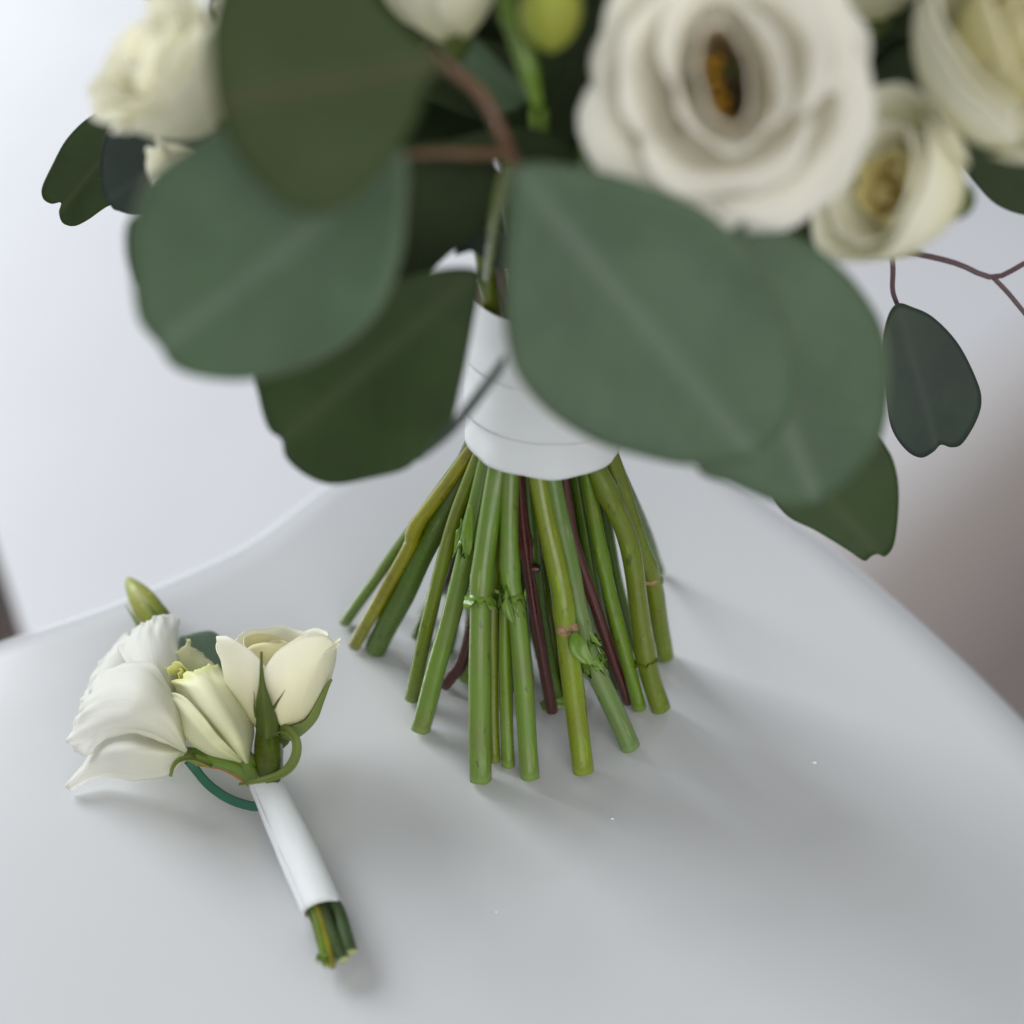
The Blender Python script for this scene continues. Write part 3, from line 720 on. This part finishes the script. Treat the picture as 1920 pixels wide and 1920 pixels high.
# deep foliage filling the bouquet's inside; leaves above the frame added to block light
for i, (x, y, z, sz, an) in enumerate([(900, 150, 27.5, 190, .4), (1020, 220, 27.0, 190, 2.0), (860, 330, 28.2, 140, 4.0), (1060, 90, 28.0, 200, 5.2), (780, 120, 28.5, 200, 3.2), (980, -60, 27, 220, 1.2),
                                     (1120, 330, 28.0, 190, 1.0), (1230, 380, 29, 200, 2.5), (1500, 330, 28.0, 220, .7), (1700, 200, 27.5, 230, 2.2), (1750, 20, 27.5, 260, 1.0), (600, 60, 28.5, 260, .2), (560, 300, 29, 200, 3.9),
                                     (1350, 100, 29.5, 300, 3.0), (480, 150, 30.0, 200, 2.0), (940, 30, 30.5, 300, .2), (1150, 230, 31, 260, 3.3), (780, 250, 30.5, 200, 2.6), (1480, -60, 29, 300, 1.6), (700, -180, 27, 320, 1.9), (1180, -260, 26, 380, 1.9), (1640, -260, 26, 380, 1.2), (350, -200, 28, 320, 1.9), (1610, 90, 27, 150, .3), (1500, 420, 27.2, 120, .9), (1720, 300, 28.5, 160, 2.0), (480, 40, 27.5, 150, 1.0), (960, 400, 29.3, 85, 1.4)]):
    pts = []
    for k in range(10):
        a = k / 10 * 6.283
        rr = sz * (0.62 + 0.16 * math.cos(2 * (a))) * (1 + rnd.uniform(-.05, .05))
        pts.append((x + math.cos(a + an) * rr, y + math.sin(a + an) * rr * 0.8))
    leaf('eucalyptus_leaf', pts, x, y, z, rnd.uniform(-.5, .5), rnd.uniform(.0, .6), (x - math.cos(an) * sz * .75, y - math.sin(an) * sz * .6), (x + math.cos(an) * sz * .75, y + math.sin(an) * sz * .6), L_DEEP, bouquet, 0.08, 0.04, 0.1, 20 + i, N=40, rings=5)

# --- twigs and stalks of the eucalyptus
def twig(pts, wpx, mat, name='twig', parent=bouquet, n=20, k=10, caps=(True, True), taper=(1.0, 0.9)):
    P = [PD(*q) for q in pts]; z = sum(q[2] for q in pts) / len(pts)
    r = wpx / 2 * z / FPX
    return tube(name, P, [r * t for t in taper], mat, parent, n, k, 0.10, len(pts), caps=caps)
twig([(800, 90, 21.0), (845, 128, 21.2), (905, 180, 21.6), (940, 250, 21.9), (965, 300, 22.2), (1000, 345, 22.4)], 25, RUST, taper=(.9, 1.0, 1.0, .5))
twig([(958, 290, 21.9), (880, 288, 21.5), (800, 288, 21.2), (745, 296, 20.95)], 18, RUST, taper=(1.1, .8, .6))
twig([(832, 115, 20.2), (760, 130, 19.2), (690, 140, 18.7)], 24, RUST, taper=(1.0, .6, .25))
twig([(960, 300, 22.2), (940, 360, 23.5), (925, 430, 25.5), (915, 520, 28.5)], 24, OLIVE)
twig([(938, -40, 22.6), (960, 40, 22.6), (985, 110, 22.8), (1008, 200, 23.2)], 42, GREEN, taper=(.7, .9, 1.0, .5))
twig([(1560, 470, 30.6), (1700, 474, 31.2), (1790, 493, 31.6), (1862, 520, 31.8), (1925, 492, 32.0), (1990, 470, 32)], 11, TWIG)
twig([(1862, 520, 31.8), (1895, 555, 31.9), (1935, 605, 32.0)], 9, TWIG)
twig([(1668, 440, 32.2), (1674, 500, 32.4), (1674, 545, 32.7), (1686, 580, 32.95)], 10, TWIG)

# --- roses and lisianthus of the bouquet
def tocam(p, a=0.0, b=0.0):
    return ((CAM - p).normalized() + RT * a + UP * b).normalized()
p = PD(1362, 160, 22.6)
wid = dict(ruf=0.11, e=0.20)
body, M = flower('lisianthus', p, tocam(p, -0.02, 0.10), [
    (3, 0.66, 1.90, 0.05, 1.25, P_HEART, 0.0, dict(ruf=0.08, sq=(0.62, 1.25))),
    (3, 0.98, 2.05, 0.22, 1.25, P_IVORY, 0.0, dict(ruf=0.12, sq=(0.8, 1.12), e=.18)),
    (3, 1.42, 1.95, 0.40, 1.20, P_IVORY, -.05, dict(ruf=0.16, e=.16)),
    (4, 1.85, 1.55, 0.50, 1.05, P_IVORY, -.1, dict(ruf=0.18, e=.16)),
    (5, 2.25, 1.00, 0.45, 0.85, P_IVORY, -.2, dict(ruf=0.20, e=.18)),
], bouquet, 3, SEPAL, 0.55, 0.3, 'open white flower with an amber heart')
for i in range(16):
    a = i * 2.4; rr = 0.46 * math.sqrt(i / 16)
    q0 = M @ Vector((math.cos(a) * rr * 0.4 - .05, math.sin(a) * rr, 0.3)); q1 = M @ Vector((math.cos(a) * rr * 0.45 - .08, math.sin(a) * rr * 1.3 - .1, 0.95 + 0.1 * nz(i * 1.3, 0, 0)))
    tube('stamen', [q0, q0.lerp(q1, .5), q1], [.03, .03, .09, .07], STAMEN if math.cos(a) < .3 else STAMEN_SHADED, body, 8, 8)

def rose(p, axis, R, H, parent, seed, outer, inner, label=None, open_=1.0, roll=0.0, ruf=0.07, cal=SEPAL_DK, name='rose', n_out=3):
    k = dict(ruf=ruf, e=0.30)
    return flower(name, p, axis, [
        (2, R * .22, H * .92, .02, 1.9, inner, 0, dict(ruf=.03, e=.12, nu=13, nv=11)),
        (3, R * .40, H * .97, .04, 1.5, inner, 0, dict(ruf=.05, e=.2, nu=13, nv=11)),
        (3, R * .58, H * 1.0, .10 * open_, 1.35, inner, 0, k),
        (4, R * .74, H * 1.0, .22 * open_, 1.15, outer, 0, k),
        (n_out, R * .88, H * .98, .40 * open_, 1.15, outer, 0, k),
        (n_out + 1, R * .97, H * .92, .55 * open_, 1.0, outer, 0, k)], parent, seed, cal, R * .34, roll, label)
p = PD(1778, 372, 23.9)
flower('rose', p, tocam(p, -1.6, 0.35), [
    (2, .30, 1.55, .02, 1.6, P_GOLD, 0, dict(ruf=.12, e=.2, nu=13, nv=11)),
    (3, .66, 1.85, .06, 1.1, P_GOLD, 0, dict(ruf=.20, e=.2, nu=13, nv=13)),
    (3, 1.05, 2.05, .12, 1.5, P_CREAM, 0, dict(ruf=.10, e=.22)),
    (3, 1.50, 2.1, .12, 1.45, P_CREAM, 0, dict(ruf=.08, e=.20))], bouquet, 11, SEPAL_DK, .5, 0.9, 'small cream rose with a yellow heart beside the white flower')
p = PD(1815, 200, 23.6)
flower('rose', p, tocam(p, 0.55, 0.60), [
    (2, .4, 2.6, .02, 1.9, P_INNER, 0, dict(ruf=.04, e=.12, nu=13, nv=11)),
    (3, .85, 2.8, .06, 1.4, P_INNER, 0, dict(ruf=.08, e=.2, nu=13, nv=13)),
    (3, 1.35, 2.9, .20, 1.3, P_INNER, 0, dict(ruf=.08, e=.22)),
    (3, 1.88, 2.85, .30, 1.2, P_CREAM, 0, dict(ruf=.08, e=.22)),
    (3, 2.15, 2.65, .40, 1.15, P_CREAM, 0, dict(ruf=.08, e=.28))], bouquet, 12, SEPAL_DK, .6, 0.4, 'large cream rose cut by the right edge')
p = PD(410, 215, 24.6)
flower('rose', p, tocam(p, -0.95, 0.80), [
    (3, .45, 2.1, .08, 1.5, P_CREAM, 0, dict(ruf=.10, e=.12, nu=13, nv=13)),
    (3, .85, 2.2, .20, 1.2, P_CREAM, 0, dict(ruf=.16, e=.2)),
    (4, 1.15, 2.2, .30, 1.1, P_CREAM, 0, dict(ruf=.18, e=.22)),
    (4, 1.35, 2.0, .40, 1.0, P_CREAM, 0, dict(ruf=.20, e=.28))], bouquet, 15, SEPAL_DK, .5, 0.2, 'cream ruffled rose at the upper left')
p = PD(850, 65, 24.5); rose(p, tocam(p, -0.25, 1.2), 1.3, 2.4, bouquet, 17, P_CREAM, P_INNER, None, 0.6)
p = PD(1640, 30, 25.0); rose(p, tocam(p, 0.1, 1.3), 1.2, 2.2, bouquet, 19, P_CREAM, P_INNER, None, 0.5)
p = PD(400, 312, 27.5); rose(p, tocam(p, -2.6, -0.1), 0.5, 1.4, bouquet, 23, P_CREAM, P_CREAM, None, 0.3, ruf=0.02)
for i, (x, y, z) in enumerate([(520, -180, 24), (1100, -330, 22.5), (1420, -330, 24), (820, -330, 25)]):  # roses added out of view to keep light off the bouquet's inside
    p = PD(x, y, z); rose(p, tocam(p, 0, 1.6), 1.9, 2.6, bouquet, 31 + i, P_CREAM, P_INNER, None, 0.8)
# small green calyx leaf under the small rose
patch('sepal', [[(1570, 470, 26.4), (1575, 488, 26.4)], [(1620, 462, 25.6), (1622, 490, 25.8)], [(1670, 466, 25.6), (1672, 488, 25.8)], [(1730, 472, 26.0), (1730, 476, 26.0)]], SEPAL_DK, bouquet, 8, 16, solid=0.02, toP=PD)
# closed bud at the top
def spindle(name, a, b, r, mat, parent, k=18, n=16, prof=None, seed=0, lobes=0.06, nl=3):
    ax = b - a; L = ax.length; ax = ax.normalized(); x = ax.orthogonal().normalized(); y = ax.cross(x)
    v = []; uv = []
    for j in range(n):
        t = j / (n - 1)
        rr = r * (prof(t) if prof else math.sin(math.pi * min(1, max(0, t)) ** 0.8) ** 0.75)
        for i in range(k):
            an = 2 * math.pi * i / k
            q = rr * (1 + lobes * math.cos(nl * an + t * 3 + seed)) + 1e-4
            v.append(a + ax * L * t + x * math.cos(an) * q + y * math.sin(an) * q); uv.append((i / k, t))
    return mesh(name, v, grid_faces(k, n, True), mat, parent, uv)
spindle('bud', PD(1035, 100, 22.0), PD(1025, -90, 21.4), 0.55, BUDM, bouquet)

# ------------------------------------------------------------------ the boutonniere lying on the table
bt = thing('boutonniere', 'small white boutonniere lying on the table with a white satin handle', 'boutonniere', PZ(560, 1590, 0))
# satin handle
ha, hb = PZ(498, 1466, .95), PZ(607, 1706, 0.55)
ax = (hb - ha); L = ax.length; ax.normalize(); xx = ax.cross(Vector((0, 0, 1))).normalized(); yy = xx.cross(ax)
v = []; uv = []; kk, nn = 60, 30
for j in range(nn):
    t = j / (nn - 1)
    for i in range(kk):
        th = i / (kk - 1)                                  # the sheet overlaps itself along the left side
        an = th * (2 * math.pi + 0.9) - 0.35
        r = 0.415 + 0.02 * math.sin(t * 3.1) + 0.06 * t + (0.022 * sm(0.80, .9, th)) + 0.018 * nz(an * 1.2, t * 5, 2) + 0.02 * sm(.9, 1, th) * nz(t * 6, 1, 1)
        sl = (0.20 * math.cos(an - 2.6)) * (t - 0.5) * 2
        v.append(ha + ax * (L * t + sl * (0.6 if t > .5 else -0.5)) + xx * math.cos(an) * r + yy * math.sin(an) * r); uv.append((th * 3.3, t * 6))
mesh('ribbon_handle', v, grid_faces(kk, nn), SATIN_FINE, bt, uv, solid=0.025)

def bstem(pts, wpx, mat, cut=CUT, name='stem', taper=(1, 1), **k):
    P = [PZ(*q) for q in pts]; z = sum(depth(q) for q in P) / len(P)
    return tube(name, P, [wpx / 2 * z / FPX * t for t in taper], [mat, cut], bt, 18, 12, 0.08, len(pts), cutm=1, **k)
bstem([(590, 1640, .8), (632, 1702, .72), (646, 1746, .62), (658, 1786, .52)], 25, DEEPST)
bstem([(575, 1640, .8), (608, 1708, .70), (626, 1758, .58), (643, 1800, .48)], 24, DEEPST)
bstem([(570, 1640, .5), (622, 1700, .3), (650, 1780, .24)], 22, DEEPST)
bstem([(560, 1640, .8), (590, 1712, .72), (604, 1765, .58), (612, 1812, .44)], 13, GREEN)
bstem([(565, 1640, .9), (598, 1710, .80), (614, 1765, .62), (624, 1814, .50)], 13, MUSTARD, CUT_DK)
bstem([(556, 1640, .6), (584, 1716, .5), (600, 1770, .4), (608, 1806, .32)], 12, OLIVE)
collar('stem_fringe', PZ(606, 1795, .5), PZ(606, 1700, .7) - PZ(606, 1795, .5), .10, COLLAR, bt, 4, .05, .1)

# green parts above the handle
bstem([(497, 1474, .95), (470, 1455, 1.1), (430, 1432, 1.25), (385, 1420, 1.2), (350, 1412, 1.2)], 26, PALE)
bstem([(490, 1490, .8), (450, 1458, .85), (415, 1440, .85), (368, 1432, .8)], 9, ORANGE)
bstem([(500, 1476, 1.05), (478, 1458, 1.2), (462, 1430, 1.35)], 26, PALE)
# teal tape loop resting on the table
def ribbon_strip(name, pts, width, mat, parent, up=None, taper=None, solid=0.03, toP=PZ, n=40, ridge=0.0):
    P = resample(spline([toP(*q) for q in pts], 120), n)
    v = []; uv = []
    for i, p in enumerate(P):
        t = i / (n - 1); T = (P[min(n - 1, i + 1)] - P[max(0, i - 1)]).normalized()
        u = up(t) if up else Vector((0, 0, 1))
        s = T.cross(u).normalized()
        wv = width * (taper(t) if taper else 1)
        nn_ = s.cross(T)
        for k_, q in enumerate((-1, -.5, 0, .5, 1)):
            v.append(p + s * wv * q - nn_ * ridge * wv * (1 - q * q)); uv.append((0.5 + q * .49, t))
    return mesh(name, v, grid_faces(5, n), mat, parent, uv, solid=solid)
ribbon_strip('tape_loop', [(352, 1425, .75), (366, 1442, .55), (392, 1472, .35), (430, 1498, .3), (470, 1511, .45), (500, 1512, .6)], 0.125, TEAL, bt, up=lambda t: Vector((-.3, -.6, .7)))
# eucalyptus leaf lying behind
bleaf = lambda pts, h, base, tip, mat: patch  # (placed with leaf() below)
leaf('eucalyptus_leaf', [(335, 1197), (352, 1190), (378, 1184), (402, 1186), (425, 1210), (430, 1250), (425, 1290), (395, 1300), (360, 1270), (338, 1230)], 380, 1240, depth(PZ(380, 1240, 0.7)), 0, -1.2, (425, 1290), (345, 1192), L_GREY, bt, 0.05, 0.02, 0.02, 3)
# closed green bud
spindle('bud', PZ(304, 1182, 0.9), PZ(240, 1085, 1.0), 0.52, BUDM, bt, prof=lambda t: math.sin(math.pi * (0.10 + 0.88 * t)) ** 0.62 * (1 - 0.25 * t), lobes=0.09, nl=2)
ribbon_strip('sepal', [(262, 1178, 1.0), (250, 1158, 1.0), (240, 1142, .9), (235, 1132, .8)], 0.07, SEPAL, bt, taper=lambda t: 1 - .9 * t)
patch('sepal', [[(300, 1175, 1.25), (318, 1168, 1.05)], [(278, 1140, 1.42), (318, 1150, 1.1)], [(262, 1112, 1.36), (300, 1128, 1.2)], [(268, 1098, 1.25), (280, 1110, 1.2)]], SEPAL, bt, 8, 16, solid=0.02)
bstem([(304, 1180, .9), (330, 1230, .8), (370, 1330, .7), (430, 1430, .8)], 12, GREEN)

# white open lisianthus on the left
WL = mesh('lisianthus', *(lambda M: ([M @ Vector((math.cos(a) * r, math.sin(a) * r, z)) for r, z in ((.05, -.5), (.16, -.35), (.2, 0), (.12, .2)) for a in [i * 6.283 / 12 for i in range(12)]], grid_faces(12, 4, True)))(frame_at(PZ(356, 1414, 1.2), PZ(300, 1380, 1.5) - PZ(356, 1414, 1.2))), SEPAL, bt)
WL['label'] = 'open white flower seen from behind'
kw = dict(ripple=0.07, freq=1.9, solid=0.012, edge=0.16)
patch('petal', [[(300, 1250, 1.2), (290, 1300, 1.3), (280, 1350, 1.2)], [(245, 1190, 1.3), (215, 1250, 1.5), (190, 1330, 1.2)], [(236, 1192, 1.05), (165, 1280, 1.1), (142, 1352, .9)]], P_WHITE, WL, seed=4, **kw)
patch('petal', [[(330, 1350, 2.0), (335, 1345, 2.0), (340, 1340, 1.9), (344, 1330, 1.8)], [(255, 1268, 2.5), (282, 1268, 2.8), (315, 1265, 2.6), (340, 1262, 2.2)], [(222, 1220, 2.2), (262, 1208, 2.6), (304, 1202, 2.6), (337, 1205, 2.0)], [(240, 1192, 1.9), (268, 1168, 2.2), (296, 1150, 2.2), (332, 1163, 1.7)]], P_WHITE, WL, seed=3, rag=0.22, **kw)
patch('petal', [[(350, 1404, 1.4), (352, 1408, 1.5), (352, 1411, 1.45), (350, 1413, 1.4)], [(332, 1310, 2.5), (320, 1345, 2.8), (310, 1370, 2.4), (302, 1390, 1.9)], [(288, 1246, 2.9), (268, 1295, 3.25), (255, 1340, 2.9), (248, 1374, 2.0)],
      [(225, 1243, 2.5), (213, 1290, 2.85), (205, 1340, 2.5), (196, 1384, 1.6)], [(188, 1270, 1.9), (172, 1312, 2.2), (158, 1355, 1.8), (172, 1414, 1.2)], [(176, 1292, 1.4), (152, 1335, 1.6), (132, 1378, 1.3), (150, 1412, 1.0)]], P_WHITE, WL, 44, 52, seed=2, rag=0.24, **kw)
patch('petal', [[(352, 1408, 1.2), (352, 1412, 1.25), (352, 1416, 1.15), (350, 1420, 1.0)], [(300, 1389, 1.6), (305, 1410, 1.9), (308, 1435, 1.3), (310, 1456, .5)], [(240, 1374, 1.7), (245, 1405, 2.0), (245, 1440, 1.2), (250, 1466, .3)],
      [(192, 1386, 1.2), (195, 1412, 1.4), (198, 1440, .9), (200, 1459, .25)], [(158, 1432, .6), (160, 1442, .7), (162, 1455, .5), (168, 1463, .2)], [(122, 1474, .25), (125, 1477, .3), (128, 1480, .2), (133, 1484, .1)]], P_WHITE, WL, 34, 44, seed=1, ripple=0.05, freq=1.8, solid=0.012, edge=0.07)
ribbon_strip('sepal', [(395, 1430, 1.3), (365, 1420, 1.5), (338, 1424, 1.45), (324, 1438, 1.3), (319, 1456, 1.1)], 0.15, SEPAL, WL, taper=lambda t: 1 - .75 * t, ridge=0.5)
ribbon_strip('sepal', [(400, 1432, 1.2), (372, 1420, 1.4), (350, 1410, 1.7)], 0.14, SEPAL_DK, WL, taper=lambda t: 1 - .8 * t)

# half open greenish white lisianthus in the middle
ML = mesh('lisianthus', *(lambda M: ([M @ Vector((math.cos(a) * r, math.sin(a) * r, z)) for r, z in ((.16, -.7), (.22, -.3), (.26, 0), (.2, .25)) for a in [i * 6.283 / 14 for i in range(14)]], grid_faces(14, 4, True)))(frame_at(PZ(464, 1428, 1.3), PZ(400, 1330, 2.0) - PZ(464, 1428, 1.3))), SEPAL, bt)
ML['label'] = 'half open greenish white flower with pointed petal tips'
kw = dict(ripple=0.06, freq=2.4, solid=0.014, edge=0.13)
patch('petal', [[(340, 1300, 1.8), (365, 1300, 1.8), (395, 1300, 1.6), (430, 1295, 1.2)], [(318, 1252, 2.2), (350, 1248, 2.0), (380, 1245, 1.9), (414, 1252, 1.5)], [(330, 1224, 2.35), (349, 1222, 2.15), (368, 1222, 1.9), (388, 1230, 1.6)], [(346, 1214, 2.3), (351, 1212, 2.2), (356, 1213, 2.1), (362, 1215, 2.0)], [(351, 1200, 2.2), (352, 1199, 2.2), (353, 1199, 2.1), (355, 1201, 2.0)]], P_GREENISH, ML, seed=13, **kw)
patch('petal', [[(342, 1312, 2.0), (338, 1295, 2.2), (344, 1270, 2.3)], [(312, 1298, 2.3), (308, 1285, 2.45), (318, 1260, 2.5)], [(292, 1284, 2.3), (290, 1277, 2.4), (296, 1267, 2.4)], [(272, 1268, 2.1), (272, 1267, 2.1), (273, 1266, 2.1)]], P_GREENISH, ML, 24, 28, seed=14, **kw)
patch('petal', [[(455, 1428, 1.3), (462, 1432, 1.5), (468, 1430, 1.4), (470, 1424, 1.2)], [(405, 1385, 1.9), (435, 1388, 2.4), (460, 1382, 2.2), (477, 1368, 1.3)], [(366, 1335, 2.2), (403, 1338, 2.9), (442, 1330, 2.7), (474, 1332, 1.3)], [(334, 1294, 2.3), (370, 1290, 3.1), (410, 1280, 2.95), (444, 1288, 1.5)], [(318, 1290, 2.2), (340, 1268, 2.85), (372, 1252, 2.75), (410, 1250, 1.5)]], P_GREENISH, ML, 40, 44, seed=11, rag=0.22, **kw)
patch('petal', [[(455, 1426, 1.5), (452, 1430, 1.5), (448, 1430, 1.3), (440, 1428, 1.0)], [(415, 1385, 2.45), (405, 1400, 2.3), (395, 1412, 1.8), (385, 1416, 1.0)], [(380, 1342, 2.75), (366, 1358, 2.6), (352, 1380, 2.0), (345, 1384, 1.1)], [(342, 1304, 2.75), (330, 1318, 2.6), (320, 1335, 2.0), (318, 1340, 1.3)], [(305, 1302, 2.4), (300, 1306, 2.4), (294, 1314, 2.1), (292, 1318, 1.6)], [(273, 1307, 2.0), (273, 1309, 2.0), (274, 1311, 1.9), (275, 1312, 1.8)]], P_GREENISH, ML, 34, 44, seed=12, rag=0.1, **kw)
p = PZ(356, 1282, 2.05)
M = frame_at(p, tocam(p, -0.55, 0.35))
for i in range(4):
    petal('petal', M, i * 1.7, 1.4, 0.16 + 0.12 * i, 0.95 - 0.06 * i, 0.05 + .03 * i, P_LIME, ML, 60 + i, ruf=0.12, nu=13, nv=11, solid=0.02)

# cream rose on the right with its green hip and sepals
rp = PZ(523, 1374, 1.25); raxis = Vector((-0.02, 0.60, 0.80)).normalized()
M = frame_at(rp, raxis)
R_ = calyx('rose', M, 0.42, 0.5, SEPAL_DK, bt); R_['label'] = 'cream half open rose with long green sepals'
kq = dict(ruf=0.06, nu=23, nv=23, solid=0.028)
for (th, W, R, H, lip, m, e, sd, kx) in [
    (1.6, 1.9, .40, 2.5, 0.02, P_INNER, .15, 1, {}), (4.2, 1.8, .50, 2.5, 0.03, P_INNER, .15, 2, {}),
    (0.3, 1.5, .75, 2.65, 0.05, P_INNER, .2, 3, {}), (2.5, 1.5, .85, 2.7, 0.05, P_INNER, .2, 4, {}), (4.7, 1.5, .85, 2.6, 0.05, P_INNER, .2, 5, {}),
    (1.9, 1.35, 1.15, 2.85, 0.12, P_CREAM, .15, 6, {}), (0.7, 1.2, 1.25, 2.8, 0.15, P_CREAM, .2, 7, {}), (3.3, 1.1, 1.3, 2.75, 0.15, P_CREAM, .22, 8, {}),
    (2.75, 0.8, 1.50, 2.65, 0.25, P_CREAM, .3, 9, {}), (0.10, 0.95, 1.45, 2.65, 0.28, P_CREAM, .25, 10, {}),
    (3.88, 0.95, 1.52, 2.85, 0.14, P_CREAM, .34, 11, {}), (5.50, 0.98, 1.60, 2.85, 0.10, P_CREAM, .38, 12, {})]:
    petal('petal', M, th, W, R, H, lip, m, R_, sd, e=e, **{**kq, **kx})
# hip
hz = depth(rp)
spindle('rose_hip', PZ(508, 1474, 1.15), PD(500, 1352, hz - .30), 0.385, HIP, R_, 22, 18, prof=lambda t: 0.62 + 0.34 * math.sin(math.pi * min(1, t * 1.02)) + .06 * t, lobes=.03)
dp = lambda x, y, o: PD(x, y, hz + o)
patch('sepal', [[(480, 1392, -.55), (500, 1394, -.95), (522, 1390, -.6)], [(481, 1355, -.95), (499, 1352, -1.2), (521, 1352, -1.0)], [(480, 1318, -1.45), (494, 1312, -1.7), (510, 1320, -1.5)], [(486, 1285, -1.75), (492, 1280, -1.85), (498, 1285, -1.78)], [(488, 1250, -1.95), (490, 1250, -1.97), (493, 1250, -1.95)], [(489, 1222, -2.05), (490.5, 1222, -2.06), (492, 1222, -2.05)]], SEPAL_DK, R_, 12, 28, solid=0.04, toP=dp)
patch('sepal', [[(518, 1366, -.5), (522, 1384, -.3), (526, 1392, -.1)], [(545, 1362, -.75), (552, 1374, -.5), (560, 1382, -.1)], [(575, 1348, -.5), (585, 1355, -.3), (592, 1352, -.1)], [(596, 1312, -.5), (602, 1318, -.4), (606, 1318, -.3)], [(612, 1284, -.55), (615, 1286, -.5), (617, 1288, -.45)], [(620, 1272, -.6), (622, 1273, -.6), (623, 1275, -.55)]], SEPAL, R_, 10, 26, solid=0.03, toP=dp)
ribbon_strip('sepal', [(520, 1366, -.75), (538, 1367, -.95), (553, 1383, -1.05), (557, 1405, -1.1), (549, 1430, -1.25), (530, 1449, -1.5), (500, 1460, -1.75), (470, 1466, -1.75), (448, 1470, -1.5)], 0.13, SEPAL, R_, up=lambda t: Vector((.55 - .2 * t, -.35, .75)), taper=lambda t: 1 - .75 * max(0, t - .45) / .55, toP=dp, solid=0.03, ridge=.4)
ribbon_strip('sepal', [(513, 1328, -1.5), (520, 1316, -1.75), (528, 1304, -1.9), (534, 1294, -2.0)], 0.05, SEPAL_DK, R_, up=lambda t: -FW, taper=lambda t: 1 - .9 * t, toP=dp)
ribbon_strip('sepal', [(480, 1345, -1.2), (477, 1328, -1.5), (477, 1310, -1.7), (476, 1296, -1.8)], 0.035, SEPAL_DK, R_, up=lambda t: -FW, taper=lambda t: 1 - .9 * t, toP=dp)
# black pin tucked in beside the handle
pin = tube('pin', [PZ(524, 1408, 1.1), PZ(524, 1430, 1.1), PZ(522, 1450, 1.1), PZ(525, 1464, 1.0)], [.11, .10, .12, .02], BLACK, bt, 14, 10)

# ------------------------------------------------------------------ water drops on the table
for i, (x, y, r, lab) in enumerate([(1527, 1430, .055, 'tiny water drop whitened as a glint on the bare white table right of the stems'), (1148, 1535, .04, 'tiny water drop whitened as a glint in the soft shadow below the stems'), (931, 1710, .028, 'tiniest water drop whitened as a glint near the front of the table')]):
    c = PZ(x, y, 0); vs = []
    for a, z in ((1, 0), (.95, .25), (.75, .5), (.4, .66), (.02, .7)):
        for k in range(12):
            an = k * 6.283 / 12
            vs.append(c + Vector((math.cos(an) * a * r * 1.3, math.sin(an) * a * r, z * r + 0.004)))
    o = mesh('water_drop', vs, grid_faces(12, 5, True) + [tuple(range(12))[::-1], tuple(range(48, 60))], WATER_GLINT)
    tag(o, lab, 'water drop', 'water drops on the table')
